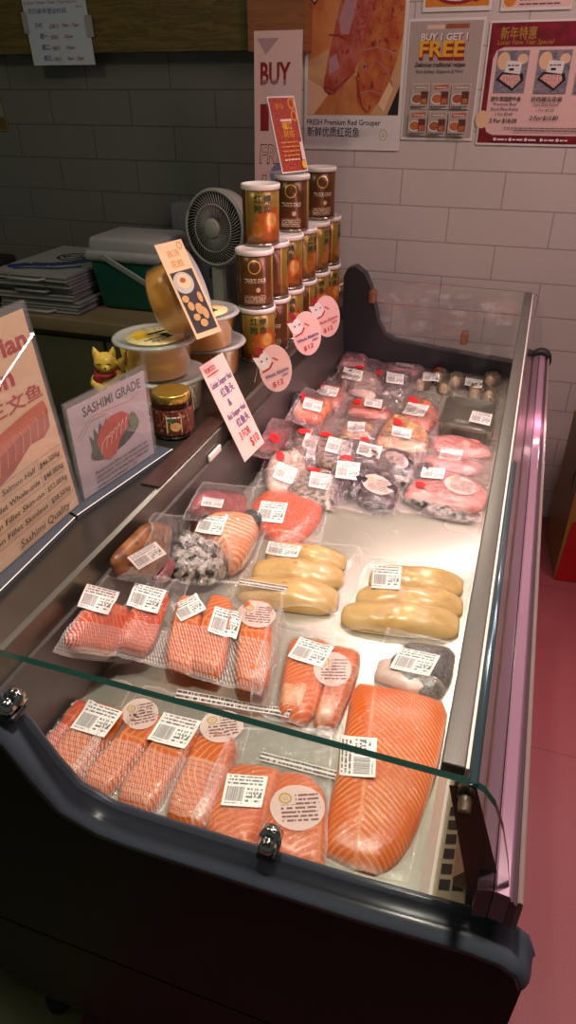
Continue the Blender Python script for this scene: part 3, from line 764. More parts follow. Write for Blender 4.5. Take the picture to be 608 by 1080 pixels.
NEAR, FARG = 'vacuum packs in the near half of the counter', 'vacuum packs in the far half of the counter'
QUEUE = []
def pack(*a, **k): QUEUE.append((a, k))
def lay_pack(name, label, cat, quad, z, items, film=None, labels=(), stickers=(), seals=(), bands=(), group=None, wr=.0032, tent=5, n=52):
    if group == FARG:                                       # loose bags with wide margins
        mx, my = sum(p[0] for p in quad) / 4, sum(p[1] for p in quad) / 4
        quad = [(mx + (p[0] - mx) * 1.07, my + (p[1] - my) * 1.07) for p in quad]; zj = random.uniform(0, .004)
        z = [a + zj for a in z] if isinstance(z, tuple) else z + zj
        wr = max(wr, .0055); items = [(it[0], [(mx + (x - mx) * 1.17, my + (y - my) * 1.17) for x, y in it[1]], it[2] * .85, it[3], dict(it[4] if len(it) > 4 else {}, bump=.004)) for it in items]
        for it in items:
            if it[0] in ('grouper_chunk', 'fish_piece', 'fish_steak', 'golden_fish', 'salmon_chunk', 'fish_fillet', 'salmon_piece'): it[4]['p'] = 6
    b = Bag(quad, z)
    for it in items: b.item(*it[:4], **(it[4] if len(it) > 4 else {}))
    b.film(n, wr, tent, quad[0][0] * .37 + quad[0][1] * .11)
    root = thing(name, label, cat, b.o, group)
    for it in b.items: b.item_mesh(it, root)
    b.film_mesh(M[film or ('film_far' if group == FARG else 'film')], root)
    for c, w, h in bands: b.patch('printed_band', c, w, h, M['band'], root, up=.0006)
    for c, w, h in stickers: b.patch('round_sticker', c, w, h, M['sticker'], root, True, up=.0008)
    for c, w, h in labels: b.patch('price_label', c, w, h, M['label'], root, up=.0016)
    for c, w, h in seals: b.patch('red_seal', c, w, h, M['seal'], root, True, up=.0012, n=4)
    return root
V = 'vacuum_pack'
def q4(x0, y0, x1, y1, x2, y2, x3, y3): return ((x0, y0), (x1, y1), (x2, y2), (x3, y3))

# ---- near half
pack(V, 'vacuum pack of one whole large salmon fillet, biggest orange piece in the counter', 'salmon pack', q4(346, 705, 480, 730, 430, 938, 318, 905), .001,
     [('salmon_fillet', [(372, 716), (425, 724), (472, 737), (475, 765), (462, 812), (449, 852), (437, 882), (420, 908), (400, 921), (370, 912), (340, 897), (346, 850), (358, 800), (366, 755)], .022, M['salmon_big'], dict(axis=((404, 718), (385, 915)), p=7, q=1.6))],
     'film_thick', [((378, 798), (2, -42), (38, 3))], group=NEAR, tent=8)
pack(V, 'vacuum pack of two salmon pieces with round pink sticker beside the large fillet', 'salmon pack', q4(250, 768, 352, 772, 344, 934, 198, 888), .001,
     [('salmon_piece', [(246, 805), (278, 806), (300, 812), (286, 850), (264, 902), (232, 896), (214, 880), (228, 835)], .024, M['salmon'], dict(axis=((268, 806), (248, 880)), p=6)),
      ('salmon_piece', [(296, 812), (325, 815), (343, 832), (347, 870), (343, 922), (314, 918), (266, 904), (284, 845)], .022, M['salmon'], dict(axis=((318, 815), (312, 900)), p=6))],
     None, [((258, 834), (43, 3), (-7, 33))], [((314, 852), (58, -3), (6, 48))], bands=[((318, 808), (86, 22), (2, -9))], group=NEAR)
def strip_item(x0, y0, x1, y1, x2, y2, x3, y3, m='salmon', h=.022): return ('salmon_strip', [(x0, y0), (x1, y1), (x2, y2), (x3, y3)], h, M[m], dict(axis=(((x0 + x3) / 2, (y0 + y3) / 2), ((x1 + x2) / 2, (y1 + y2) / 2)), p=9, q=1.7))
pack(V, 'vacuum pack of two salmon strips in the near left corner behind the end glass', 'salmon pack', q4(70, 705, 142, 722, 82, 844, -5, 804), .002,
     [strip_item(68, 733, 98, 742, 49, 807, 13, 790, 'salmon_deep'), strip_item(100, 738, 136, 750, 79, 830, 39, 812)],
     'film_print', [((102, 759), (36, 11), (-20, 28))], [((71, 730), (40, -18), (16, 22))], group=NEAR)
pack(V, 'middle vacuum pack of two salmon strips in the near left row', 'salmon pack', q4(152, 722, 225, 742, 166, 872, 70, 832), .002,
     [strip_item(150, 748, 180, 757, 112, 844, 80, 827), strip_item(180, 755, 216, 768, 160, 862, 116, 844)],
     'film_print', [((184, 771), (40, 10), (-18, 29))], [((148, 753), (38, -8), (8, 32))], group=NEAR)
pack(V, 'vacuum pack of salmon strips at the right end of the near left row', 'salmon pack', q4(224, 742, 268, 752, 237, 884, 163, 860), .002,
     [strip_item(212, 768, 256, 780, 217, 880, 169, 862)],
     'film_print', stickers=[((234, 766), (46, -6), (4, 34))], group=NEAR)
pack(V, 'salmon pack in shade against the left inner wall near the end glass', 'salmon pack', q4(110, 606, 158, 618, 138, 702, 50, 690), (.165, .055, .004, .145),
     [strip_item(100, 628, 138, 640, 124, 694, 66, 682, 'salmon_deep', .02)], 'film_print_wide', [((103, 632), (34, 9), (-12, 24))], group=NEAR)
pack(V, 'salmon pack with a pink lit label leaning over the shaded pack', 'salmon pack', q4(150, 603, 200, 615, 165, 702, 104, 690), (.125, .05, .03, .065),
     [strip_item(152, 618, 182, 626, 158, 694, 120, 682, 'salmon_deep', .02)], 'film_print_wide', [((154, 631), (33, 9), (-10, 24))], group=NEAR)
pack(V, 'large vacuum pack of three salmon strips with round white sticker', 'salmon pack', q4(186, 606, 302, 622, 278, 738, 126, 692), (.045, .03, .026, .035),
     [strip_item(188, 625, 216, 632, 206, 712, 172, 700, 'salmon', .02), strip_item(222, 624, 248, 632, 236, 716, 196, 704, 'salmon', .024), strip_item(256, 630, 290, 634, 284, 728, 246, 722, 'salmon', .024)],
     'film_print_wide', [((199, 641), (27, -13), (11, 17)), ((238, 657), (30, 9), (-8, 27))], [((271, 648), (40, 4), (-2, 28))], bands=[((278, 617), (50, 8), (2, -6))], group=NEAR)
pack(V, 'brownish fish pack in shade below the sashimi sign', 'fish pack', q4(160, 540, 204, 545, 184, 622, 120, 612), (.185, .10, .012, .150),
     [('fish_piece', [(158, 550), (182, 552), (178, 590), (160, 612), (124, 606), (120, 588)], .022, M['brown_fish'], dict(axis=((170, 550), (135, 606)))), ('fish_piece', [(176, 585), (186, 592), (174, 616), (162, 612)], .016, M['dark_red'])], None, [((155, 586), (30, -17), (12, 13))], group=NEAR)
pack(V, 'dark red tuna pack in shade left of the orange slab', 'fish pack', q4(212, 508, 270, 514, 258, 556, 190, 548), (.15, .012, .008, .125),
     [('fish_piece', [(214, 515), (262, 520), (258, 548), (200, 542)], .022, M['dark_red'])], None, [((224, 530), (22, 3), (-3, 9))], group=NEAR)
pack(V, 'salmon chunk with crinkled silver skin in a twisted clear bag', 'salmon pack', q4(222, 540, 286, 542, 262, 618, 178, 606), (.075, .010, .004, .04),
     [('silver_skin', [(186, 556), (206, 562), (232, 572), (246, 600), (226, 612), (196, 610), (180, 596), (179, 572)], .042, M['silver_skin'], dict(p=3, q=2, bump=.006, label='crinkled silver fish skin')),
      ('salmon_chunk', [(206, 541), (246, 540), (272, 545), (276, 562), (262, 592), (246, 602), (228, 578), (206, 562)], .050, M['salmon_pale'], dict(axis=((230, 545), (250, 590)), p=4)),
      ('dark_skin_edge', [(254, 541), (262, 540), (276, 554), (274, 563), (268, 560)], .056, M['ink_black'], dict(p=3))],
     None, [((223, 553), (27, 4), (-9, 22))], group=NEAR, wr=.004)
pack(V, 'flat orange red salmon slab pack beside the bare steel deck', 'salmon pack', q4(270, 508, 350, 524, 336, 586, 250, 566), .002,
     [('salmon_slab', [(276, 517), (306, 518), (342, 532), (338, 548), (318, 570), (290, 574), (270, 552), (262, 535)], .024, M['roe'], dict(p=6, axis=((300, 518), (310, 570))))], None, [((287, 540), (28, 3), (-6, 21))], group=NEAR)
def tubes(rows, m='squid'):
    out = []
    for (x0, y0, x1, y1, w0, w1, h) in rows:
        dx, dy = x1 - x0, y1 - y0; L = math.hypot(dx, dy); nx, ny = -dy / L, dx / L
        pts = []
        for t, s_ in ((0, .55), (.12, .95), (.35, 1), (.6, 1), (.85, .95), (1, .6)): w = (w0 + (w1 - w0) * t) / 2 * s_; pts.append((x0 + dx * t + nx * w, y0 + dy * t + ny * w))
        for t, s_ in ((1, .6), (.85, .95), (.6, 1), (.35, 1), (.12, .95), (0, .55)): w = (w0 + (w1 - w0) * t) / 2 * s_; pts.append((x0 + dx * t - nx * w, y0 + dy * t - ny * w))
        out.append(('squid_tube', pts, h, M[m], dict(axis=((x0, y0), (x1, y1)), p=2.2, q=2.0, bump=.003)))
    return out
pack(V, 'vacuum pack of cream squid tubes beside the silver skinned salmon', 'squid pack', q4(276, 566, 392, 578, 366, 652, 236, 640), .002,
     tubes([(282, 580, 366, 590, 22, 20, .030), (266, 598, 364, 606, 24, 24, .032), (250, 618, 358, 630, 27, 32, .034)]), 'film_thick', [((299, 580), (34, 5), (-4, 13))], group=NEAR, tent=7, wr=.003)
pack(V, 'vacuum pack of cream squid tubes beside the counter rail', 'squid pack', q4(372, 584, 504, 604, 492, 682, 344, 664), .002,
     tubes([(390, 606, 490, 615, 24, 24, .030), (376, 626, 490, 636, 24, 26, .032), (360, 644, 486, 656, 28, 32, .034)]), 'film_thick', [((408, 609), (30, 2), (-2, 24))], group=NEAR, tent=7, wr=.003)
pack(V, 'vacuum pack of two pale tipped salmon portions in the centre', 'salmon pack', q4(292, 655, 394, 676, 352, 780, 262, 752), .003,
     [('salmon_portion', [(306, 670), (346, 674), (350, 690), (338, 742), (322, 764), (292, 752), (296, 715)], .024, M['salmon'], dict(axis=((326, 672), (308, 758)))), ('salmon_portion', [(350, 678), (382, 686), (378, 712), (356, 766), (328, 764), (342, 720)], .022, M['salmon'], dict(axis=((366, 682), (340, 764)))),
      ('pale_tip', [(296, 716), (334, 720), (322, 756), (292, 748)], .0255, M['pale_tip'], dict(p=2.6, label='pale fatty end of the portion')), ('pale_tip', [(338, 730), (360, 732), (354, 764), (330, 763)], .0235, M['pale_tip'], dict(p=2.6, label='pale fatty end of the portion'))],
     None, [((328, 688), (36, 11), (-13, 21))], [((351, 706), (40, 0), (0, 36))], bands=[((246, 742), (120, 22), (3, -9))], group=NEAR)
pack(V, 'vacuum pack of a black skinned fish piece beside the large fillet', 'fish pack', q4(408, 668, 492, 682, 478, 744, 384, 724), .003,
     [('fish_piece', [(432, 674), (482, 684), (478, 712), (464, 734), (430, 726), (400, 712), (410, 695)], .022, M['dark_skin'], dict(p=5)), ('white_flesh', [(400, 694), (418, 694), (440, 712), (458, 732), (430, 728), (394, 714)], .018, M['pale_flesh'], dict(p=4))],
     None, [((438, 698), (42, 9), (-12, 22))], group=NEAR)

# ---- far half (nearest first)
pack(V, 'pink fillet with silver skin edge and round sticker, nearest the bare steel deck', 'fish pack', q4(446, 484, 524, 496, 508, 554, 418, 538), .002,
     [('fish_fillet', [(436, 512), (460, 498), (500, 508), (514, 524), (500, 536), (460, 530), (432, 524)], .024, M['pink_flesh'], dict(axis=((436, 515), (510, 528)))), ('silver_skin', [(432, 516), (450, 530), (500, 540), (498, 545), (456, 538), (430, 524)], .012, M['silver_skin']), ('dark_skin', [(444, 494), (462, 494), (450, 506), (443, 504)], .02, M['octopus'])],
     None, [((457, 499), (24, 2), (-3, 11))], [((486, 512), (34, 8), (-2, 18))], [((444, 511), (11, 2), (0, 6))], group=FARG)
pack(V, 'two pink fish steaks with brown skin rims, near the rail', 'fish pack', q4(462, 456, 524, 464, 514, 504, 438, 494), .002,
     [('fish_steak', [(460, 463), (480, 462), (512, 472), (514, 480), (486, 480), (462, 474)], .022, M['pink_flesh']), ('fish_steak', [(450, 480), (470, 480), (508, 488), (500, 496), (470, 494), (450, 488)], .022, M['pink_flesh'])],
     None, [((476, 479), (23, 2), (-3, 11))], group=FARG)
pack(V, 'black skinned fish cut pack with round sticker at front of the far group', 'fish pack', q4(362, 478, 424, 492, 414, 546, 344, 532), .004,
     [('fish_piece', [(356, 486), (378, 484), (392, 500), (378, 524), (352, 514)], .028, M['octopus'], dict(p=4)), ('fish_piece', [(382, 490), (412, 500), (418, 516), (410, 534), (384, 530), (376, 520)], .024, M['octopus'], dict(p=4))],
     None, [((367, 496), (24, 3), (-3, 18))], [((398, 511), (32, 8), (0, 20))], [((366, 483), (14, 1), (0, 6))], group=FARG)
pack(V, 'mottled grouper chunk pack in front, left of the black skinned cut', 'fish pack', q4(318, 484, 366, 496, 354, 540, 296, 524), .003,
     [('grouper_chunk', [(320, 498), (346, 498), (358, 510), (350, 532), (318, 526), (304, 514)], .028, M['grouper'], dict(p=4))], None, [((338, 507), (22, 4), (-3, 16))], (), [((331, 495), (14, 2), (0, 5))], group=FARG)
pack(V, 'pale mottled grouper chunk pack leaning on the left side of the front row', 'fish pack', q4(286, 466, 330, 472, 322, 518, 272, 512), (.05, .012, .006, .008),
     [('grouper_chunk', [(290, 478), (316, 478), (322, 494), (308, 514), (286, 512), (282, 496)], .028, M['pale_flesh'], dict(p=4)), ('grouper_skin', [(300, 474), (320, 478), (318, 490), (302, 486)], .03, M['grouper'], dict(p=4))], None, [((301, 499), (20, 8), (-7, 16))], (), [((296, 481), (9, 2), (0, 9))], group=FARG)
pack(V, 'mottled grouper tail pack in the second row of the far group', 'fish pack', q4(338, 450, 388, 464, 376, 496, 322, 488), .012,
     [('grouper_chunk', [(338, 460), (366, 462), (378, 476), (364, 492), (336, 486)], .026, M['grouper'], dict(p=4))], None, [((358, 471), (26, 7), (-5, 15))], (), [((344, 458), (14, 2), (0, 5))], group=FARG)
pack(V, 'small brown fish pack between the pale grouper and the orange skin pack', 'fish pack', q4(312, 444, 346, 452, 336, 486, 302, 482), (.025, .02, .012, .018),
     [('fish_piece', [(314, 454), (334, 454), (332, 480), (310, 478)], .022, M['grouper'], dict(p=4))], None, [((328, 466), (14, 5), (-5, 15))], (), [((321, 455), (13, 1), (0, 6))], group=FARG)
pack(V, 'silver grey fish pack with printed band and round sticker, second row middle', 'fish pack', q4(376, 454, 446, 474, 440, 510, 366, 492), .012,
     [('fish_piece', [(374, 468), (402, 470), (400, 492), (376, 486)], .022, M['octopus']), ('fish_piece', [(408, 472), (432, 480), (434, 500), (408, 496)], .022, M['octopus'])],
     None, [((390, 475), (24, 6), (-4, 13))], [((419, 485), (24, 8), (0, 16))], [((385, 463), (10, 2), (0, 4))], bands=[((402, 500), (60, 14), (1, -5))], group=FARG)
pack(V, 'golden brown fish pack in front of the marinade tub', 'fish pack', q4(410, 430, 462, 450, 450, 488, 384, 476), .012,
     [('golden_fish', [(414, 440), (434, 442), (450, 458), (448, 474), (420, 472), (398, 466)], .024, M['golden'], dict(p=4))], None, [((424, 456), (20, 4), (-2, 10))], (), [((420, 445), (10, 3), (0, 7))], group=FARG)
pack(V, 'golden fish pack tucked behind the other golden one', 'fish pack', q4(432, 410, 470, 428, 458, 462, 414, 446), .016,
     [('golden_fish', [(432, 420), (452, 424), (464, 440), (448, 452), (424, 440)], .024, M['skin_orange'], dict(p=4))], None, [((439, 432), (22, 4), (-7, 12))], (), [((436, 422), (11, 3), (1, 7))], group=FARG)
pack(V, 'small orange salmon pieces in a clear bag in the middle of the far group', 'fish pack', q4(366, 412, 422, 420, 412, 450, 354, 442), .010,
     [('salmon_piece', [(372, 424), (390, 422), (412, 432), (410, 440), (386, 438), (370, 434)], .020, M['salmon_deep'], dict(p=3))], None, [((394, 425), (18, 3), (-2, 9))], (), [((377, 423), (8, 1), (0, 6))], group=FARG)
pack(V, 'pale fish pieces with a label, in front of the small salmon bag', 'fish pack', q4(360, 436, 406, 444, 396, 470, 344, 462), .012,
     [('fish_piece', [(366, 446), (392, 448), (388, 462), (362, 458)], .018, M['golden'], dict(p=3))], None, [((376, 450), (18, 1), (-1, 10))], group=FARG)
pack(V, 'orange skinned salmon pack with dark end at the left of the far group', 'salmon pack', q4(322, 410, 366, 424, 348, 460, 302, 442), (.08, .012, .006, .07),
     [('salmon_chunk', [(318, 420), (344, 424), (350, 434), (338, 446), (318, 440), (310, 428)], .030, M['skin_orange'], dict(p=3)), ('dark_end', [(308, 414), (320, 416), (322, 432), (312, 434)], .031, M['octopus'], dict(p=3))], 'film_pink', [((330, 427), (19, 5), (-3, 11))], (), [((320, 418), (5, 2), (-2, 9))], group=FARG)
pack(V, 'orange skinned salmon pack behind the dark ended one', 'salmon pack', q4(338, 396, 376, 408, 362, 434, 326, 424), (.02, .012, .012, .022),
     [('salmon_chunk', [(338, 408), (356, 408), (366, 416), (356, 428), (338, 424)], .028, M['skin_orange'], dict(p=3))], 'film_pink', [((346, 412), (21, 5), (-4, 10))], (), [((339, 405), (7, 3), (-2, 6))], group=FARG)
pack(V, 'white bellied whole fish pack with red seal in the far left', 'fish pack', q4(366, 372, 408, 386, 400, 420, 352, 410), .012,
     [('whole_fish', [(362, 398), (374, 388), (394, 392), (402, 404), (392, 416), (372, 410)], .034, M['pale_flesh'], dict(p=2.5)), ('fish_head', [(358, 398), (366, 388), (378, 388), (376, 404), (364, 406)], .03, M['brown_fish'], dict(p=2.5))], 'film_pink', [((372, 395), (20, 4), (-3, 11))], (), [((402, 393), (10, 2), (0, 5)), ((380, 387), (10, 1), (0, 4))], group=FARG)
pack(V, 'silver fish pack between the whole fish and the abalone', 'fish pack', q4(408, 386, 446, 390, 438, 424, 396, 418), .004,
     [('fish_piece', [(408, 394), (432, 394), (436, 408), (426, 418), (404, 412)], .024, M['silver_skin'], dict(p=3))], 'film_pink', [((417, 399), (18, 3), (-1, 11))], group=FARG)
pack(V, 'pale pink fillet pack at the back beside the black end panel', 'fish pack', q4(414, 362, 452, 374, 444, 398, 404, 390), .004,
     [('fish_fillet', [(414, 374), (436, 376), (444, 386), (436, 394), (412, 388)], .016, M['pink_flesh'], dict(p=3))], 'film_pink', [((429, 382), (18, 4), (-4, 8))], group=FARG, wr=.005)
pack(V, 'pink bag folded up in the far left corner of the counter', 'fish pack', q4(366, 360, 404, 368, 392, 394, 348, 388), (.03, .02, .01, .02),
     [('fish_piece', [(366, 372), (388, 374), (384, 388), (360, 384)], .018, M['pink_flesh'], dict(p=3))], 'film_pink', group=FARG, wr=.007)
pack(V, 'dark red bagged fish against the left inner wall of the far group', 'fish pack', q4(286, 442, 314, 447, 302, 486, 266, 480), (.115, .016, .004, .085),
     [('fish_piece', [(286, 452), (304, 454), (296, 476), (272, 472)], .022, M['dark_red'], dict(p=3))], 'film_pink', (), (), [((290, 462), (12, 5), (-3, 8))], group=FARG, wr=.005)
def abalones(pts):
    out = []
    for x, y, rx, ry, h in pts:
        out.append(('abalone', [(x + rx * math.cos(a), y + ry * math.sin(a)) for a in [2 * PI * k / 9 for k in range(9)]], h, M['abalone'], dict(p=2.2, bump=.005)))
        out.append(('abalone_flesh', [(x + .62 * rx * math.cos(a) - 2, y + .6 * ry * math.sin(a) + 2) for a in [2 * PI * k / 9 for k in range(9)]], h + .003, M['abalone_flesh'], dict(p=2.6, bump=.005)))
    return out
pack(V, 'vacuum pack of abalone with a red seal, second from the counter rail', 'abalone pack', q4(446, 378, 488, 386, 478, 420, 436, 410), .004,
     abalones([(448, 402, 9, 6, .026), (464, 395, 9, 6, .03), (470, 405, 9, 6, .026)]), 'film_thick', [((455, 398), (17, 2), (-1, 9))], (), [((459, 387), (10, 2), (0, 5))], group=FARG)
pack(V, 'vacuum pack of abalone in the far corner beside the counter rail', 'abalone pack', q4(486, 378, 536, 390, 528, 430, 474, 414), .004,
     abalones([(486, 400, 9, 7, .03), (504, 410, 9, 7, .028), (516, 414, 9, 8, .036), (518, 398, 9, 6, .026)]), 'film_thick', [((500, 404), (18, 3), (-1, 9))], (), [((491, 388), (10, 3), (0, 5))], group=FARG)

# far bags are laid first, nearer ones over them
for a, k in sorted(QUEUE, key=lambda e: sum(p[1] for p in e[0][3])): lay_pack(*a, **k)

# lidded plastic tub of dark food
tb = Bag(q4(468, 424, 528, 434, 521, 474, 456, 462), .002)
root = thing('lidded_tub', 'clear plastic tub with dark green food and a price label on its lid', 'tub', tb.o)
def rrect(k, z, n=6):
    P = [tb.W(*tb.P(.5 + .5 * k * sx, .5 + .5 * k * sy), 0) for sx, sy in ((-1, -1), (1, -1), (1, 1), (-1, 1))]; out = []
    for i in range(4):
        a, b, c = P[i - 1], P[i], P[(i + 1) % 4]
        for j in range(n + 1): t = j / n; out.append(((b + (a - b) * .16 * (1 - t) ** 2 + (c - b) * .16 * t ** 2).x, (b + (a - b) * .16 * (1 - t) ** 2 + (c - b) * .16 * t ** 2).y, DZ + z))
    return out
def loft(g, loops, mat, cap0=True, cap1=True, smooth=True):
    n = len(loops[0]); fs = [(j * n + i, j * n + (i + 1) % n, (j + 1) * n + (i + 1) % n, (j + 1) * n + i) for j in range(len(loops) - 1) for i in range(n)]
    if cap0: fs.append(list(range(n))[::-1])
    if cap1: fs.append([(len(loops) - 1) * n + i for i in range(n)])
    return g.add([p for l in loops for p in l], fs, mat, smooth)
loft(G(), [rrect(.78, .005), rrect(.84, .03), rrect(.86, .036), rrect(.3, .038)], M['green_food']).build('food', root)
loft(G(), [rrect(.82, .002), rrect(.92, .045), rrect(.99, .046)], M['tub_clear'], True, False).build('tub_body', root)
loft(G(), [rrect(1.0, .044), rrect(1.02, .049), rrect(.97, .052), rrect(.92, .0495), rrect(.1, .0495)], M['tub_clear'], False, True).build('lid', root)
g = G(); pts = [atz(*p, DZ + .0502) for p in ((499, 433), (520, 437), (517, 449), (495, 444))]
g.add([pts[3], pts[2], pts[1], pts[0]], [(0, 1, 2, 3)], M['label'], False, [(0, 0), (1, 0), (1, 1), (0, 1)]); g.build('price_label', root)

# ------------------------------------------------------------------ posters and notes on the back wall
def wall_board(b, x, z, y=YW - .0035): return b.make((x, y, z), (1, 0, 0), (0, 0, 1))
K, RD, CR, GO, WH, NV, OR, YE, GR = (M[k] for k in ('ink_black', 'ink_red', 'ink_crimson', 'ink_gold', 'ink_white', 'ink_navy', 'ink_orange', 'ink_yellow', 'ink_grey'))
M['grouper_red'] = mottle('poster_grouper_red', 'c2543a', 'a83428', '7a2420', 14, .4, .6, .5, 0)
M['grouper_orange'] = mottle('poster_grouper_orange', 'd8883c', 'c05a34', None, 9, .3, .7, .5, 0)
M['grouper_pink'] = mottle('poster_grouper_pink', 'd8938a', 'b85248', None, 16, .4, .6, .5, 0)
M['dish_a'] = mottle('poster_dish_a', 'b5502c', 'd88a4a', '5a2a1c', 90, .4, .6, .5, 0)
M['dish_b'] = mottle('poster_dish_b', '8a3f2c', 'c87a4a', '2e3a22', 110, .4, .6, .5, 0)
M['meat'] = mottle('poster_sliced_meat', 'c8564c', 'efd2c8', None, 120, .42, .56, .5, 0)
M['photo_grey'] = mottle('poster_photo_grey', '77748a', '9a8f92', '5a566a', 20, .4, .6, .5, 0)
M['maroon'] = mottle('poster_maroon', '8c1228', '6e0c22', None, 12, .4, .6, .5, 0)
M['poster_grey'] = plain('poster_warm_grey', 'b8a89e', .5, var=.03)

b = Board(.352, .52, M['paper_white'])
P = lambda pts: [(x * .352, y * .52) for x, y in pts]
M['fish_bg'] = plain('poster_peach', 'd8a878', .5, var=.05); M['fish_belly'] = mottle('poster_fish_belly', 'c8743c', 'd8945c', None, 8, .3, .7, .5, 0); M['fish_left'] = mottle('poster_fish_left', 'b0452e', 'c4685a', '963022', 10, .38, .62, .5, 0); M['fish_right'] = mottle('poster_fish_right', 'bc5030', 'cc7a40', '8e2c1e', 10, .38, .62, .5, 0); M['fish_sheen'] = plain('poster_fish_sheen', 'c08a92', .5)
b.rect(.012, .340, .108, .515, M['fish_bg'])
b.poly(P([(.035, .52), (.30, .60), (.42, .985), (.035, .985)][::1]), M['fish_belly'])
b.poly(P([(.035, .212), (.30, .212), (.28, .33), (.035, .42)]), M['paper_cream'])
b.poly(P([(.10, .212), (.34, .40), (.50, .44), (.64, .40), (.70, .212)][::-1]), M['fish_belly']); b.line(P([(.40, .40), (.36, .30), (.33, .215)]), .002, M['fish_left'])
b.poly(P([(.255, .325), (.21, .345), (.20, .39), (.23, .50), (.27, .62), (.33, .78), (.42, .985), (.80, .985), (.70, .78), (.58, .56), (.50, .45), (.40, .38), (.31, .33)][::-1]), M['fish_left'])
b.poly(P([(.36, .66), (.34, .74), (.44, .93), (.52, .95), (.50, .80), (.44, .66)][::-1]), M['fish_sheen']); b.poly(P([(.25, .44), (.25, .53), (.32, .56), (.36, .48)][::-1]), M['fish_sheen'])
b.poly(P([(.64, .22), (.575, .25), (.54, .33), (.535, .46), (.57, .58), (.64, .72), (.76, .985), (.965, .985), (.965, .66), (.92, .52), (.86, .40), (.78, .30), (.70, .23)][::-1]), M['fish_right'])
b.poly(P([(.86, .212), (.965, .38), (.965, .212)]), M['ink_black'])
b.poly(P([(.76, .27), (.86, .40), (.90, .36), (.82, .23)]), M['paper_cream'])
b.poly(P([(.035, .99), (.035, .80), (.34, .99)]), M['paper_white'])
for s_, m_ in ((((.24, .66), (.34, .655), (.42, .63)), CR), (((.22, .36), (.29, .34), (.42, .40)), M['fish_sheen']), (((.56, .57), (.72, .59), (.93, .55)), M['fish_sheen']), (((.57, .335), (.68, .35), (.80, .33)), M['fish_sheen']), (((.72, .52), (.82, .47), (.90, .38)), M['fish_sheen']), (((.20, .37), (.30, .345), (.52, .46)), CR), (((.53, .43), (.60, .26), (.66, .225)), CR)): b.line(P(s_), .003, m_)
b.ell(.214, .252, .0085, .0095, M['fish_sheen']); b.ell(.214, .252, .0045, .005, CR)
rn = random.Random(3)
for i in range(130):
    x = rn.uniform(.46, .93); y = rn.uniform(.60, .97)
    if y > .42 + (x - .5) * .5: b.ell(x * .352, y * .52, .0017, .0026, M['ink_crimson'], n=7)
b.text('GROUPER', .012, .432, .030, K, 'l', .02, 0, .72); b.text('DEAL', .040, .424, .030, K, 'l', .02, 0, .72)
b.text('FRESH Premium Red Grouper', .018, .079, .024, NV, 'l', .02, fit=.268)
b.text('新鲜优质红斑鱼', .020, .044, .034, NV, 'l', .012, fit=.192)
b.ring(.298, .050, .013, .016, .002, GO); b.text('品', .298, .044, .014, GO, 'c')
tag(wall_board(b, -.860, 1.388).build('wall_poster'), 'tall poster of a red grouper with FRESH Premium Red Grouper printed below', 'poster')

b = Board(.246, .345, M['paper_white'])
b.rect(.006, .240, .008, .337, M['poster_grey'])
b.rect(.062, .118, .316, .327, M['paper_pink']); b.rect(.122, .196, .316, .329, plain('poster_terracotta', 'a8583c'))
for dx, dy, m_ in ((.003, -.003, CR), (0, 0, WH)): b.text('BUY 1 GET 1', .045 + dx, .286 + dy, .026, m_, 'l', .03, fit=.15)
for k in range(4): b.text('FREE', .042 + .001 * k, .236 - .0025 * k + .004, .060, CR if k < 3 else CR, 'l', .03, fit=.145)
b.text('FREE', .042, .242, .060, YE, 'l', .03, fit=.145)
b.text('Delicious traditional recipes', .032, .213, .019, K, 'l', .012, .2, fit=.165)
b.text('from Sydney, Singapore & Perth', .036, .196, .014, NV, 'l', .0, .35, fit=.155)
for j in range(2):
    for i in range(3):
        x, y = .026 + i * .068, .094 - j * .080
        b.rect(x, x + .062, y, y + .072, M['paper_white']); b.rect(x + .001, x + .061, y + .001, y + .071, M['poster_grey'])
        b.poly([(x + .010, y + .054), (x + .056, y + .060), (x + .056, y + .071), (x + .010, y + .065)], plain('poster_salmon_tab', 'c8684c') if (i + j) % 2 else plain('poster_sand_tab', 'b0a088'))
        b.scribble(x + .015, x + .052, y + .060, .003, WH, 5 + i + j * 3)
        b.ell(x + .022, y + .028, .021, .016, WH); b.ell(x + .022, y + .029, .018, .013, M['dish_a'] if (i + j) % 2 else M['dish_b'])
        b.rect(x + .034, x + .058, y + .014, y + .050, plain('poster_pack_brown', '6a3430')); b.rect(x + .037, x + .055, y + .016, y + .030, M['dish_a'])
        b.scribble(x + .002, x + .054, y + .005, .0028, K, i * 7 + j); b.scribble(x + .002, x + .040, y + .001, .0022, K, i * 5 + j)
tag(wall_board(b, -.506, 1.424).build('wall_poster'), 'grey Buy 1 Get 1 Free poster of six dishes between the other posters', 'poster')

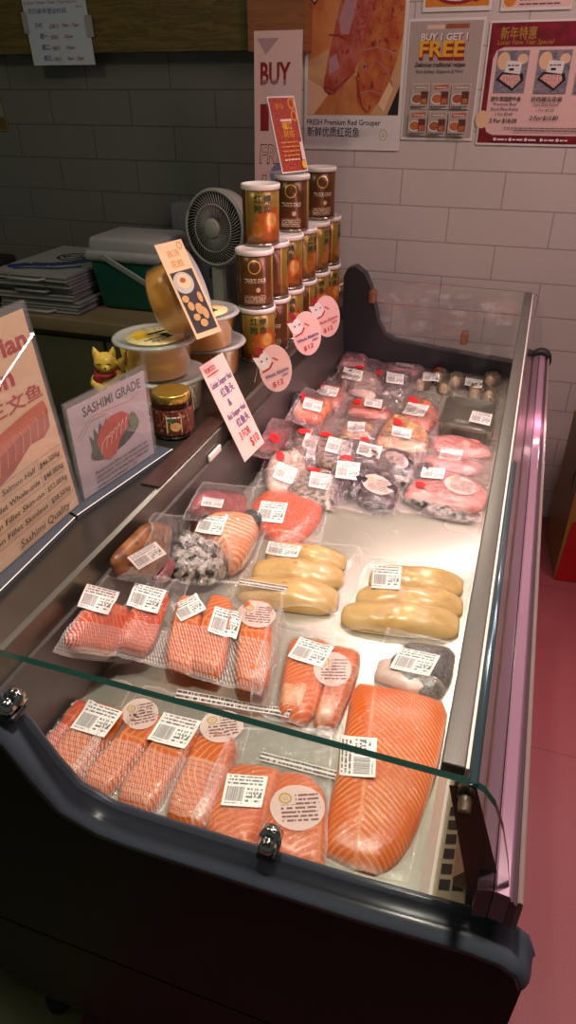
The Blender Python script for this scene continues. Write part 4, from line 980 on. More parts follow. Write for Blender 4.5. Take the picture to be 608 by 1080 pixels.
b = Board(.47, .345, M['paper_white'])
b.rect(.005, .465, .006, .339, M['maroon'])
b.rect(.022, .455, .030, .275, M['paper_pink'], .03)
b.text('新年特惠', .036, .298, .036, GO, 'l', .012, fit=.11); b.text('Lunar New Year Special', .030, .282, .018, GO, 'l', .006, .1, fit=.170)
b.ell(.012, .075, .022, .026, M['paper_cream'])
for k, (c1, l1, l2, p1, p2) in enumerate((('肥牛草园肥牛卷', 'Premium Beef', 'Short Plate Rolled', '1 For $9.60', '2 For $18.00'), ('巴西猪五花卷', 'Pork Belly Rolled', '', '1 For $7.50', '2 For $13.80'))):
    x = .035 + k * .128
    b.rect(x, x + .098, .150, .266, M['photo_grey']); b.ell(x + .022, .238, .02, .024, M['paper_cream']); b.ell(x + .080, .243, .016, .014, M['paper_cream'])
    b.poly([(x + .004, .188), (x + .060, .156), (x + .092, .186), (x + .086, .205), (x + .020, .208)], K); b.poly([(x + .014, .190), (x + .060, .164), (x + .082, .186), (x + .076, .200), (x + .024, .202)], M['meat'])
    b.poly([(x + .028, .208), (x + .078, .202), (x + .080, .236), (x + .034, .240)], WH); b.scribble(x + .036, x + .072, .224, .005, GR, 4); b.scribble(x + .042, x + .060, .212, .008, K, 8)
    b.text(c1, x + .045, .128, .015, K, 'c', .012, fit=.095)
    b.text(l1, x + .045, .115, .013, NV, 'c', 0, .1, fit=.075)
    if l2: b.text(l2, x + .045, .101, .013, NV, 'c', 0, .1, fit=.088)
    b.text(p1, x + .045, .087 if l2 else .099, .012, NV, 'c', 0, .1, fit=.055)
    b.text(p2, x + .045, .066 if l2 else .075, .018, K, 'c', .012, .1, fit=.088)
b.rect(.285, .440, .150, .266, M['photo_grey']); b.ell(.36, .21, .05, .035, M['meat'])
b.scribble(.085, .40, .050, .004, GR, 3); b.scribble(.12, .40, .043, .004, GR, 5)
for k in range(5): b.ell(.062 + k * .05, .018, .005, .005, WH); b.scribble(.070 + k * .05, .102 + k * .05, .015, .006, WH, k)
tag(wall_board(b, -.246, 1.413).build('wall_poster'), 'maroon Lunar New Year Special poster with meat prices', 'poster')

b = Board(.215, .18, M['paper_white']); b.rect(.008, .207, .012, .172, M['ink_orange']); b.ell(.105, .045, .068, .028, M['ink_crimson']); b.ell(.105, .052, .062, .026, WH); b.ell(.10, .060, .05, .022, M['dish_a']); b.ell(.165, .045, .022, .022, CR)
p0 = aty(446, 13, YW)
tag(wall_board(b, p0.x, p0.z).build('wall_poster'), 'orange poster with a white bowl, cut off above the Buy 1 Get 1 poster', 'poster')
b = Board(.21, .18, M['paper_white']); b.rect(.004, .206, .008, .176, M['paper_pink'])
b.ell(.026, .034, .02, .024, M['ink_orange'])
for k in range(3): b.scribble(.055, .175, .036 - k * .011, .005, GR, k + 3)
p0 = aty(528, 12, YW)
tag(wall_board(b, p0.x, p0.z).build('wall_poster'), 'pale pink notice cut off above the maroon poster', 'notice')

b = Board(.27, .205, plain('blue_white_paper', 'b9c6cf', .5, var=.04))
b.text('Lunar New Year Operation', .008, .188, .014, CR, 'l', 0, .2, fit=.225); b.text('Hours', .225, .174, .011, CR, 'l', 0, .2)
b.text('农历新年营业时间', .018, .160, .018, M['ink_blue'], 'l', 0, .1, fit=.165)
for k, (a_, d_, t_) in enumerate((('EVE', '(28/1)', '9am - 7pm'), ('初一 -', '29/1', 'Close'), ('初二 -', '30/1', 'Close'), ('初三 -', '31/1', '9am - 7pm'))):
    y = .118 - k * .034; b.text(a_, .040 + .012 * (k > 0), y, .019, M['ink_blue'], 'l', .004, .1); b.text(d_, .100, y - .003, .018, CR, 'l', 0, .2); b.text(t_, .158, y, .016, CR, 'l', 0, .2)
tp = plain('clear_tape', '9a9a98', .25); b.rect(-.012, .010, .10, .165, tp); b.rect(.258, .286, .085, .15, tp)
p0 = aty(41, 69, 2.655)
tag(b.make((p0.x - .02, 2.655, p0.z), (1, 0, .0), (-.04, 0, 1)).build('wall_notice'), 'handwritten New Year opening hours on pale blue paper taped to the wood board', 'notice')
b = Board(.12, .17, plain('dark_gold_frame', '8a7430')); b.rect(.004, .116, .004, .166, plain('poster_bluegrey', '6f8288')); b.rect(.004, .116, .004, .05, plain('poster_olive', '5f4f18'))
p0 = aty(10, 138, YW)
tag(b.make((p0.x - .12, YW - .0035, p0.z), (1, 0, 0), (-.12, 0, 1)).build('wall_poster'), 'small gold edged poster cut off at the left edge of the dark wall', 'poster')

# ------------------------------------------------------------------ standee and leaflet
b = Board(.165, .785, M['paper_pink'])
b.poly([(.01, .765), (.085, .765), (.04, .72)], plain('standee_mauve', 'c79aa0')); b.poly([(.15, .45), (.165, .52), (.165, .0), (.05, .0)], plain('standee_mauve', 'c79aa0'))
b.text('BUY', .022, .640, .085, CR, 'l', .03, fit=.105); b.text('1', .022, .508, .105, CR, 'l', .035, fit=.03)
for s_, x, y, w_ in (('FREE', .018, .405, .125), ('1', .02, .310, .025)):
    b.text(s_, x, y, .085, CR, 'l', .02, .12, fit=w_); b.text(s_, x + .0024, y + .002, .080, M['paper_pink'], 'l', -.004, .12, fit=w_ - .005)
b.ell(.088, .368, .030, .036, plain('standee_blue', '8a86b0')); b.text('v', .088, .36, .028, NV, 'c')
tag(b.make((-.982, 2.50, .951), (1, 0, .0), (.02, .01, 1)).build('standee_sign'), 'tall pink BUY 1 FREE 1 standee behind the stacked cans', 'sign')
lf = thing('leaflet_holder', 'red leaflet in a clear slanted holder on top of the stacked cans', 'leaflet', (-.68, 1.99, 1.38))
O, U, Vv = Vector((-.6845, 1.964, 1.3845)), Vector((.044, .081, 0)), Vector((-.064, .037, .214))
b = Board(.098, .190, M['paper_white']); M['leaf_red'] = mottle('leaflet_red_print', '98242a', 'b8502c', '741820', 26, .4, .6, .4, 0)
b.rect(.003, .095, .003, .187, M['leaf_red'])
b.ring(.082, .172, .010, .013, .006, OR); b.ring(.084, .142, .009, .012, .005, OR); b.text('春福', .036, .160, .016, OR, 'c'); b.rect(.030, .072, .128, .134, M['paper_pink'])
b.text('福满', .052, .110, .020, YE, 'c', .02); b.text('财临', .052, .090, .020, OR, 'c', .02)
for k in range(5): b.scribble(.018, .080, .074 - k * .011, .005, M['paper_pink'] if k == 4 else M['ink_orange'], k)
b.rect(.083, .094, .030, .075, M['paper_pink']); b.ell(.086, .018, .008, .011, YE)
b.make(O, U, Vv).build('leaflet', lf)
N_ = U.normalized().cross(Vv.normalized()); g = Board(.104, .232, M['acrylic'], .0022).make(O - N_ * .0035 - U.normalized() * .003, U, Vv); g.build('acrylic_holder', lf)
g = G(); e = U.normalized() * .098; g.add([O - N_ * .004, O + e - N_ * .004, O + e - N_ * .09, O - N_ * .09, O - N_ * .004 + Vector((0, 0, .002)), O + e - N_ * .004 + Vector((0, 0, .002)), O + e - N_ * .09 + Vector((0, 0, .002)), O - N_ * .09 + Vector((0, 0, .002))], [(0, 1, 2, 3), (4, 7, 6, 5), (0, 4, 5, 1), (2, 6, 7, 3), (1, 5, 6, 2), (3, 7, 4, 0)], M['acrylic'])
for i in range(8): g.v[i].z = 1.3805 + (.002 if i > 3 else 0)
g.build('holder_foot', lf)

# ------------------------------------------------------------------ stacked cans on the steel ledge
CR_, CH = .0485, .143
def can_label_mat():
    t = NT('can_wrap_print'); u, v, uv = t.uv()
    def win(a, x0, x1): return t.ma('MULTIPLY', t.ma('GREATER_THAN', a, x0), t.ma('LESS_THAN', a, x1))
    st = t.noise(1.0, t.vec(t.ma('MULTIPLY', u, 60), 0.0), 2)
    gold = t.mix(st, S('6e5a1e'), S('a08238')); brown = t.mix(st, S('4a2c14'), S('6a4420'))
    col = t.mix(win(u, .33, .68), brown, gold)
    col = t.mix(t.ma('MAXIMUM', win(u, .325, .333), win(u, .675, .683)), col, S('d8b050'))
    col = t.mix(t.ma('MULTIPLY', t.ramp(v, .075, .02), .6), col, S('7a3a14'))
    def disc(u0, v0, r0):
        x = t.ma('MULTIPLY', t.ma('SUBTRACT', u, u0), 2 * PI * CR_); y = t.ma('SUBTRACT', v, v0)
        return t.ma('LESS_THAN', t.ma('SQRT', t.ma('ADD', t.ma('MULTIPLY', x, x), t.ma('MULTIPLY', y, y))), r0)
    nz = t.noise(70, t.obj(), 3)
    dish = t.mix(nz, S('7a2c10'), S('c8742a')); col = t.mix(disc(.56, .052, .042), col, dish); col = t.mix(disc(.565, .06, .021), col, S('c0682c')); col = t.mix(disc(.57, .062, .016), col, t.mix(nz, S('d8a85c'), S('b87c34')))
    col = t.mix(disc(.44, .040, .018), col, t.mix(nz, S('c88a34'), S('8a3c14')))
    for c0 in (.14, .85):
        ring = t.ma('SUBTRACT', disc(c0, .105, .0175), disc(c0, .105, .0145)); col = t.mix(ring, col, S('c8a048'))
        tx = t.ma('MULTIPLY', print_lines(t, t.ma('MULTIPLY', u, 3), t.ma('MULTIPLY', v, 10), 22, 26, .42), t.ma('MULTIPLY', win(u, c0 - .1, c0 + .1), t.ma('MAXIMUM', win(v, .012, .034), win(v, .066, .078)))); col = t.mix(tx, col, S('e8d8b8'))
        col = t.mix(disc(c0 + .03, .048, .006), col, S('d8b890'))
    return t.end(t.bsdf(col, .3, .25))
M['can_wrap'] = can_label_mat(); M['tin'] = plain('tin_metal', 'a8a29a', .25, .9, var=.03); M['can_lid'] = plain('white_can_lid', 'e8e0d8', .35, var=.03); M['can_ink'] = plain('can_dark_ink', '2c3a14', .5)
can0 = thing('food_can', '', 'can', (0, 0, 0), 'abalone cans stacked on the ledge')
G().lathe([(.046, 0), (CR_, .001), (CR_, .004), (.0465, .006), (.0465, .137), (CR_, .139), (CR_, CH - .004), (.046, CH - .003), (.045, CH - .006), (0, CH - .006)], (0, 0, 0), M['tin']).build('can_body', can0)
wr_ = G().lathe([(.0472, .0065), (.0472, .040), (.0472, .09), (.0472, .1365)], (0, 0, 0), M['can_wrap'], 64, spans=1)
bd = Board(.01, .01, M['can_wrap']); bd.L = []; bd.z = .0004
for s_, x, y in (('紅', -.016, .104), ('燒', .009, .104), ('鮑', -.016, .082), ('魚', .009, .082)): bd.text(s_, x, y, .021, M['can_ink'], 'c', .02)
tm = bd.make((0, 0, 0), (1, 0, 0), (0, 0, 1), bend=lambda x, y, z: ((.0472 + z) * math.sin(x / .0472), y, (.0472 + z) * math.cos(x / .0472)))
# text faces local -y; turn it to u = .5 (local -x)
tm.v = [Vector((p.y, -p.x, p.z)) for p in tm.v]
wr_.add(tm.v, tm.f, M['can_ink']); wr_.build('wrap_label', can0)
G().lathe([(.0485, CH - .011), (.0502, CH - .011), (.0502, CH - .001), (.0488, CH + .0005), (.0455, CH + .0005), (.0445, CH - .002), (0, CH - .002)], (0, 0, 0), M['can_lid'], 40).build('lid', can0)
def face(x, y, turn): return math.atan2(-y, -x) - PI + math.radians(turn)
can_xy = [(-.672, 1.715), (-.664, 1.818), (-.657, 1.924), (-.650, 2.030), (-.643, 2.146), (-.635, 2.250)]
where = ['nearest', 'second', 'third', 'fourth', 'fifth', 'farthest']
first = True
def put_can(x, y, z, turn, label):
    global first
    c = can0 if first else copy_thing(can0)
    first = False; c.location = (x, y, z); c.rotation_euler = (0, 0, face(x, y, turn)); c['label'] = label
put_can(*can_xy[0], .95, 8, 'gold abalone can nearest the plastic tubs, bottom row of the stack')
for lev, turns in ((0, (8, 120, 5, 95, 20, 30)), (1, (128, 96, 6, 60, 75, 88))):
    for i, (x, y) in enumerate(can_xy):
        if lev == 0 and i == 0: continue
        put_can(x - .006 * lev, y + .008 * lev, .95 + lev * (CH + .0008), turns[i], '%s abalone can from the tubs in the %s row of the stack' % (where[i], ('bottom', 'middle')[lev]))
for (x, y), tn, lb in (((-.681, 1.785), 10, 'abalone can with gold front standing on top, nearest the tubs'), ((-.668, 2.000), 125, 'brown abalone can on top of the stack, under the red leaflet'), ((-.650, 2.215), 140, 'abalone can on top of the stack, farthest and next to the wall')):
    put_can(x, y, .95 + 2 * (CH + .0008), tn, lb)

# hanging oval price tags
for k, (px_, py_, tx, sc_) in enumerate(((291, 389, M['ink_blue'], 1), (324, 352, M['ink_blue'], .98), (345, 334, M['ink_red'], .98))):
    b = Board(.01, .01, M['paper_white']); b.L = []; b.z = .001
    rx, ry = .040, .066; pk = M['paper_pink']
    pts = [(rx * (1 + .022 * (i % 2)) * math.cos(2 * PI * i / 64), ry * (1 + .016 * (i % 2)) * math.sin(2 * PI * i / 64)) for i in range(64)]
    vs = [(x, y, 0) for x, y in pts] + [(x, y, .001) for x, y in pts]; b.L.append((vs, [list(range(64))[::-1]] + [(i, (i + 1) % 64, 64 + (i + 1) % 64, 64 + i) for i in range(64)] + [list(range(64, 128))], pk))
    b.poly([(-.040, .018), (-.050, .052), (-.034, .046), (-.022, .062), (-.010, .040), (-.006, .020), (-.016, .008), (-.030, .006)], M['ink_white'])
    b.poly([(-.052, .050), (-.048, .060), (-.040, .050)], CR); b.poly([(-.036, .050), (-.042, .080), (-.026, .072), (-.020, .056)], CR); b.line([(-.034, .004), (-.014, .008), (-.004, .022)], .005, RD); b.line([(-.002, .034), (.010, .022)], .003, RD)
    b.ell(-.030, .034, .002, .003, K, n=8); b.ell(-.016, .036, .002, .003, K, n=8)
    b.text('Whole Abalone', .001, -.016, .016, tx, 'c', .01, .2, .10, fit=.062); b.text('can', .020, -.026, .013, tx, 'c', .01, .2, .10); b.text('$12', -.002, -.046, .020, RD, 'c', .01, .1, .1)
    b.w = b.h = .1
    c = atx(px_, py_, -.545 + .003 * k); U = Vector((.78, .62, 0)).normalized(); Vv = Vector((.10, -.13, 1)).normalized(); U = (U - Vv * U.dot(Vv)).normalized()
    a_ = math.radians(14); U2, V2 = U * math.cos(a_) + Vv * math.sin(a_), Vv * math.cos(a_) - U * math.sin(a_)
    s0 = sc_
    tg = thing('price_tag', ('oval pink price tag below the nearest can, lowest of the three', 'oval pink price tag in the middle of the three under the cans', 'oval pink price tag with red writing, farthest of the three')[k], 'price tag', c, 'oval tags hanging off the ledge')
    b.make(c, U2, V2).build('card', tg)
    e0 = c + V2 * .05 - U2 * .01; wire = [e0, e0 + Vector((-.02, .01, .005)), Vector((-.602, e0.y + .02, .964)), Vector((-.612, e0.y + .03, .956))]
    G().tube(wire, .0016, M['chrome'], 8).build('wire_clip', tg)

# ------------------------------------------------------------------ leaning price cards
cd_o = Vector((-.542, 1.279, .862)); b = Board(.118, .236, M['paper_pink'], .001)
b.text('PROMOTION', .012, .214, .016, M['ink_red'], 'l', .02, .1, fit=.05); b.line([(.012, .208), (.068, .208)], .003, RD)
b.text('Golden Snapper Head', .008, .178, .021, M['ink_blue'], 'l', .012, .1, fit=.104); b.text('红鱼头', .034, .152, .022, M['ink_blue'], 'l', .012); b.text('&', .052, .126, .024, M['ink_blue'], 'c', .01)
b.text('Red Snapper Head', .016, .100, .019, M['ink_blue'], 'l', .012, .1, fit=.094); b.text('红鱼头', .040, .074, .022, M['ink_blue'], 'l', .012)
b.text('3 FOR', .028, .044, .028, RD, 'l', .008, fit=.054); b.text('$10', .060, .016, .030, RD, 'l', .008)
tag(b.make(cd_o, (.03, 1, -.04), (-.415, 0, .91)).build('price_card'), 'tall white handwritten 3 FOR $10 card leaning on the ledge edge', 'price card')
b = Board(.0665, .192, M['paper_cream'], .001)
b.w, b.h = .072, .214
b.L = []; b.L.append(([(0, 0, 0), (.072, 0, 0), (.072, .214, 0), (0, .214, 0), (0, 0, .001), (.072, 0, .001), (.072, .214, .001), (0, .214, .001)], [(3, 2, 1, 0), (4, 5, 6, 7), (0, 1, 5, 4), (1, 2, 6, 5), (2, 3, 7, 6), (3, 0, 4, 7)], M['paper_cream']))
b.w = .072; b.text('高汤', .036, .182, .017, M['ink_orange'], 'c'); b.text('花胶', .036, .160, .017, M['ink_orange'], 'c'); b.ring(.060, .202, .006, .007, .0015, GO)
b.rect(.006, .066, .012, .150, plain('card_photo_dark', '3a3036', .5)); b.ell(.030, .124, .026, .024, plain('card_plate', 'c8bcb4')); b.ell(.032, .127, .018, .016, M['paper_cream']); b.ell(.030, .130, .008, .006, M['dish_b'])
for x, y, r1, r2 in ((.016, .090, .009, .008), (.022, .072, .008, .010), (.040, .062, .010, .013), (.054, .086, .006, .012), (.050, .050, .008, .014), (.024, .046, .009, .008), (.036, .030, .01, .009)): b.ell(x, y, r1, r2, M['golden'])
yo = EYE + (Vector((-.692, 1.384, 1.100)) - EYE) * .885
b.L = [([(x * .9, y * .9, z) for x, y, z in vs], fs, m_) for vs, fs, m_ in b.L]
yc = b.make(yo, (.446, .894, .05), (-.42, .05, .90)).build('price_card'); tag(yc, 'narrow cream soup card with a dark food photo, leaning on the tilted tub', 'price card')

# ------------------------------------------------------------------ signs in acrylic holders
def sign(name, label, b, O, U, Vv, base):
    O, U, Vv = Vector(O), Vector(U).normalized(), Vector(Vv).normalized(); N = U.cross(Vv)
    r = thing(name, label, 'sign', (O.x, O.y, .95))
    b.make(O, U, Vv).build('printed_sheet', r)
    Board(b.w + .014, b.h + .012, M['acrylic'], .002).make(O - U * .007 + N * .0022, U, Vv).build('acrylic_front', r)
    Board(b.w + .014, b.h + .012, M['acrylic'], .002).make(O - U * .007 - N * .0026, U, Vv).build('acrylic_back', r)
    g = G().prism(base, .9502, .9585, 'z', M['black_gloss']); g.build('black_base', r)
    n = len(base); g = G()
    a, c = Vector((*base[1], .9588)), Vector((*base[2], .9588)); d = (a - c).normalized(); w = Vector((-d.y, d.x, 0)) * .0012
    g.add([a + w, c + w, c - w, a - w], [(0, 1, 2, 3)], M['paper_white']); g.build('base_edge', r)
    return r
b = Board(.262, .350, M['paper_cream'])
b.text('Norwegian', .251, .296, .040, RD, 'r', .035, fit=.238); b.text('Salmon', .200, .252, .042, RD, 'r', .035, fit=.165); b.text('挪威三文鱼', .252, .215, .027, RD, 'r', .015, fit=.215)
fil = [(.03, .150), (.06, .175), (.12, .188), (.20, .200), (.246, .203), (.252, .190), (.246, .160), (.225, .150), (.19, .152), (.14, .130), (.08, .118), (.04, .128)]
b.poly(fil, plain('sign_salmon_dark', 'b84a2c')); b.poly([(x, y + .004) for x, y in fil[:6]] + [(.24, .185), (.16, .172), (.09, .155), (.04, .145)], plain('sign_salmon_light', 'dc6a42'))
for k in range(9): b.line([(.07 + k * .02, .128 + k * .004), (.08 + k * .02, .150 + k * .0045), (.075 + k * .02, .168 + k * .003)], .0012, plain('sign_salmon_line', 'e89a78'))
for k, (l_, p_) in enumerate((('Salmon Half', '$46.50/kg'), ('Salmon Fillet Whole-side', '$48.00/kg'), ('Salmon Fillet Skin-on', '$52.00/kg'), ('Salmon Fillet Skinless', '$58.50/kg'))):
    y = .108 - k * .0225; b.line([(.012, y + .016), (.252, y + .016)], .0008, GR); b.text(l_, .184, y, .0125, K, 'r', .012, .15, fit=min(.165, .0075 * len(l_))); b.text(p_, .194, y, .0125, K, 'l', .012, .1, fit=.054)
b.line([(.012, .0335), (.252, .0335)], .0008, GR); b.line([(.188, .124), (.188, .0335)], .0008, GR)
b.text('Sashimi Quality', .235, .012, .018, plain('ink_brown', '5a4634', .6), 'r', .015, .2, fit=.135)
sign('price_sign', 'tall Norwegian Salmon price sign in a clear holder at the left edge', b, (-.694, .606, .9605), (0, 1, 0), (-.068, -.035, 1), [(-.745, .58), (-.664, .58), (-.676, .830), (-.745, .855)])
b = Board(.205, .176, plain('lilac_grey_paper', 'd0bcc2', .5, var=.03))
b.text('SASHIMI GRADE', .112, .149, .025, K, 'c', .02, fit=.158)
b.line([(.012, .118), (.05, .142), (.10, .140), (.15, .134), (.185, .140)], .0014, GO); b.line([(.015, .110), (.05, .136), (.09, .134)], .001, GO)
b.ell(.103, .078, .070, .024, K, .12)
b.poly([(.040, .070), (.038, .112), (.047, .098), (.052, .120), (.060, .104), (.068, .126), (.075, .110), (.086, .128), (.090, .100), (.070, .075)][::-1], plain('sign_leaf_green', '2f4a34')); b.ell(.158, .092, .012, .02, plain('sign_leaf_mid', '5c7a58'), .3)
ss = plain('sign_sashimi', 'b8483a'); sl = plain('sign_sashimi_line', 'eac0b0')
b.poly([(.058, .072), (.052, .092), (.066, .112), (.096, .126), (.128, .124), (.146, .110), (.140, .088), (.112, .072), (.098, .050), (.078, .046), (.064, .054)][::-1], ss)
for k in range(6): b.line([(.060 + k * .014, .066 + k * .004), (.066 + k * .014, .084 + k * .004), (.080 + k * .012, .092 + k * .004), (.094 + k * .008, .088 + k * .003)], .0016, sl)
for k, l_ in enumerate(('Ready-to-eat fishes are suitable for raw', 'consumption. Store with ice and consume', 'if followed while handling them. Unless kept', 'product stored between 0 - 5°C')): b.text(l_, .036, .034 - k * .0095, .0092, K, 'l', .012, fit=(.150, .152, .150, .112)[k])
sign('information_sign', 'lilac SASHIMI GRADE sign in a clear holder on a black base', b, (-.692, .885, .9605), (.153, .985, 0), (.0, -.02, 1), [(-.738, .862), (-.676, .836), (-.634, 1.118), (-.70, 1.128)])

# ------------------------------------------------------------------ tubs, jar, figurine
M['jelly'] = jelly_mat('amber_jelly', 'e2a23c'); M['jelly_b'] = jelly_mat('brown_amber_jelly', 'cc8e3c')
M['tub_label'] = mottle('tub_lid_label', 'f0e0a8', 'e8d08a', '8a7a4a', 60, .4, .6, .5, 0, 3, 1.0, .62)
def tub(label, top, axis, jelly, R=.094, h=.085, lab=True):
    ax = Vector(axis).normalized(); top = Vector(top); c = top - ax * h
    r = thing('food_tub', label, 'tub', c if abs(ax.z) > .9 else Vector((top.x, top.y, top.z - R)), 'tubs of amber jelly on the ledge')
    G().lathe([(.066, 0.001), (.070, .004), (.078, h - .014), (.070, h - .012), (0, h - .012)], c, jelly, 48, ax).build('jelly', r)
    G().lathe([(.0, 0), (.068, 0), (.072, .003), (.083, h - .006), (.088, h - .006)], c, M['tub_clear'], 48, ax).build('tub_body', r)
    ld = G().lathe([(.084, h - .008), (R, h - .007), (R + .001, h - .003), (R - .003, h), (.082, h), (.079, h - .003), (0, h - .003)], c, M['tub_frost'], 56, ax).build('lid', r)
    if lab:
        g = G().lathe([(.066, h - .0026), (.066, h - .002), (0, h - .002)], c, M['tub_label'], 40, ax)
        q = Vector((0, 0, 1)).rotation_difference(ax); f = c + ax * (h - .0016)
        u_, v_ = q @ Vector((.45, .89, 0)), q @ Vector((-.89, .45, 0))
        bb = Board(.1, .1, M['paper_cream']); bb.L = []; bb.z = 0
        bb.poly([(-.048, .0), (-.040, .03), (-.012, .052), (.0, .03), (.0, .0)], plain('tub_label_yellow', 'e8b830')); bb.rect(.012, .03, -.03, .0, K); bb.rect(-.008, .044, .012, .020, K); bb.scribble(-.04, .03, -.02, .006, GR, 2); bb.scribble(-.03, .02, -.036, .005, GR, 4)
        t_ = bb.make(f, u_, v_); 
        for fc, mi_ in zip(t_.f, t_.m): g.add([t_.v[i] for i in fc], [list(range(len(fc)))], t_.mats[mi_])
        g.build('lid_label', r)
    return r
tub('bottom tub of amber jelly behind the jar', (-.750, 1.334, 1.036), (0, 0, 1), M['jelly_b'], lab=False)
tub('tub of amber jelly with cream lid label above the jar, beside the cat figurine', (-.766, 1.325, 1.122), (0, 0, 1), M['jelly'])
tub('bottom tub of amber jelly next to the cans', (-.752, 1.575, 1.036), (0, 0, 1), M['jelly_b'], lab=False)
tub('tub of amber jelly under the tilted one, next to the cans', (-.752, 1.54, 1.122), (0, 0, 1), M['jelly'])
tc_ = atz(207, 306, 1.222)
tub('tub of amber jelly lying tilted on its side on top of the other tubs', tc_, (.88, .22, .32), M['jelly'])
jr = thing('sauce_jar', 'small dark sauce jar with a gold lid beside the SASHIMI GRADE sign', 'jar', (-.673, 1.205, .95))
jc = (-.673, 1.205, .9503)
M['jar_label'] = mottle('jar_label_print', '7a2a1c', '3a1a14', 'd8b078', 60, .4, .6, .4, 0, 3, 1.0, .6)
M['sauce'] = plain('dark_chilli_sauce', '2a0e08', .15); M['gold_lid'] = plain('gold_jar_lid', 'c8a850', .25, .8, var=.05)
G().lathe([(.036, 0), (.042, .003), (.044, .01), (.044, .074), (.040, .082), (.037, .086), (0, .087)], jc, M['sauce'], 40).build('jar_body', jr)
G().lathe([(.0444, .014), (.0446, .015), (.0446, .068), (.0444, .069)], jc, M['jar_label'], 48).build('wrap_label', jr)
bb = Board(.034, .040, plain('jar_picture', 'c8b088')); bb.ell(.020, .014, .012, .010, M['golden']); bb.ell(.010, .030, .008, .005, plain('jar_green', '2f6a44')); bb.scribble(.002, .030, .033, .004, WH, 3)
jm = bb.make((jc[0], jc[1], .9503 + .020), (.86, .5, 0), (0, 0, 1)); nrm_ = Vector((.5, -.86, 0)); uu = Vector((.86, .5, 0)); c0 = Vector((jc[0], jc[1], 0))
jm.v = [Vector((c0.x, c0.y, p.z)) + (uu * math.sin(((p - c0).dot(uu) - .017) / .0452) + nrm_ * math.cos(((p - c0).dot(uu) - .017) / .0452)) * (.0453 + max(0, (p - c0).dot(nrm_)) * .3) for p in jm.v]
jm.build('picture_label', jr)
G().lathe([(.0385, .080), (.0405, .081), (.0405, .097), (.039, .0995), (.034, .0985), (0, .0985)], jc, M['gold_lid'], 48).build('lid', jr)

ct_ = Vector((-.905, 1.325, .950)); M['cat_yellow'] = plain('cat_yellow_glaze', 'f0c850', .35, var=.05); M['cat_green'] = plain('cat_green_base', '8a9a3a', .4)
cf = thing('cat_figurine', 'small yellow lucky cat figurine with one paw raised, behind the SASHIMI GRADE sign', 'figurine', ct_)
s_ = 1.0
def cp(x, y, z): # x: to its left as seen, y: towards the viewer
    r = Vector((.93, .36, 0)); f = Vector((.36, -.93, 0)); return ct_ + r * x + f * y + Vector((0, 0, z))
g = G().ball(cp(0, 0, .040), (.030, .027, .036), M['cat_yellow']).ball(cp(.002, .006, .094), (.028, .025, .025), M['cat_yellow'])
g.ball(cp(.006, .028, .088), (.011, .008, .008), M['cat_yellow'])
g.tube([cp(.020, .008, .060), cp(.036, .012, .068), cp(.044, .014, .082), cp(.043, .016, .092)], [.012, .010, .0095, .0115], M['cat_yellow'], 14).ball(cp(.043, .016, .096), .0125, M['cat_yellow'])
g.tube([cp(-.022, .012, .062), cp(-.026, .026, .050), cp(-.012, .034, .042)], [.011, .010, .010], M['cat_yellow'], 14).ball(cp(-.010, .035, .041), .0105, M['cat_yellow'])
g.ball(cp(-.016, .018, .014), (.014, .018, .013), M['cat_yellow']).ball(cp(.018, .018, .014), (.014, .018, .013), M['cat_yellow'])
for sx in (-1, 1):                                                  # pointed ears
    e0 = cp(.001 + sx * .0165, .004, .108)
    g.tube([e0, e0 + (cp(sx * .004, 0, .012) - ct_), e0 + (cp(sx * .0065, 0, .024) - ct_)], [.0105, .0075, .0012], M['cat_yellow'], 12)
body = g.build('body', cf)
rm = body.modifiers.new('remesh', 'REMESH'); rm.mode = 'VOXEL'; rm.voxel_size = .0018; rm.use_smooth_shade = True
sm_ = body.modifiers.new('smooth', 'SMOOTH'); sm_.iterations = 6
G().tube([cp(.024 * math.cos(a), .004 + .026 * math.sin(a), .071 - .003 * math.sin(a)) for a in [2 * PI * k / 24 for k in range(24)]], .0058, M['ink_crimson'], 10, True).build('red_scarf', cf)
G().ball(cp(-.018, .026, .060), (.012, .007, .014), M['ink_crimson']).build('scarf_knot', cf)
g = G()
for sx in (-1, 1):
    for dz in (0, -.005): g.tube([cp(.006 + sx * .013, .031, .0875 + dz * .6), cp(.006 + sx * .030, .026, .089 + dz * 1.4)], .0006, K, 5)
for x in (-.009, .012): g.tube([cp(x - .006, .029, .097), cp(x, .0305, .0995), cp(x + .006, .029, .097)], .0011, K, 6)
g.ball(cp(.006, .0365, .091), (.003, .002, .002), K, 8, 6); g.build('face_marks', cf)
G().lathe([(.036, 0), (.040, .003), (.038, .012), (.030, .016), (0, .017)], ct_, M['cat_green'], 32).build('green_base', cf)
G().ball(cp(-.026, -.004, .042), (.016, .020, .022), M['cat_green']).build('green_pouch', cf)

# small cup and paper box behind the cans
c = Vector((-.690, 2.475, .95)); r = thing('drink_cup', 'pale plastic cup of brown drink behind the farthest can', 'cup', c)
G().lathe([(.030, 0), (.032, .004), (.043, .10), (.040, .10), (0, .099)], c, M['jelly_b'], 32).build('cup_body', r)
G().lathe([(.046, .10), (.048, .104), (.046, .109), (.036, .112), (.030, .122), (0, .123)], c, M['tub_frost'], 32).build('cup_lid', r)
r = thing('card_box', 'flat brown box with white corners on the ledge beside the cup', 'box', (-.66, 2.58, .95))
bx = [(-.648, 2.40), (-.602, 2.55), (-.68, 2.60), (-.72, 2.46)]
bx = [(-.640, 2.430), (-.602, 2.585), (-.655, 2.605), (-.655, 2.440)]
G().prism(bx, .951, .975, 'z', plain('brown_card', '9a6a48', .6)).build('box_body', r)
g = G()
for x, y in (bx[0], bx[1]): g.ball((x, y, .966), (.011, .011, .012), M['paper_white'], 12, 8)
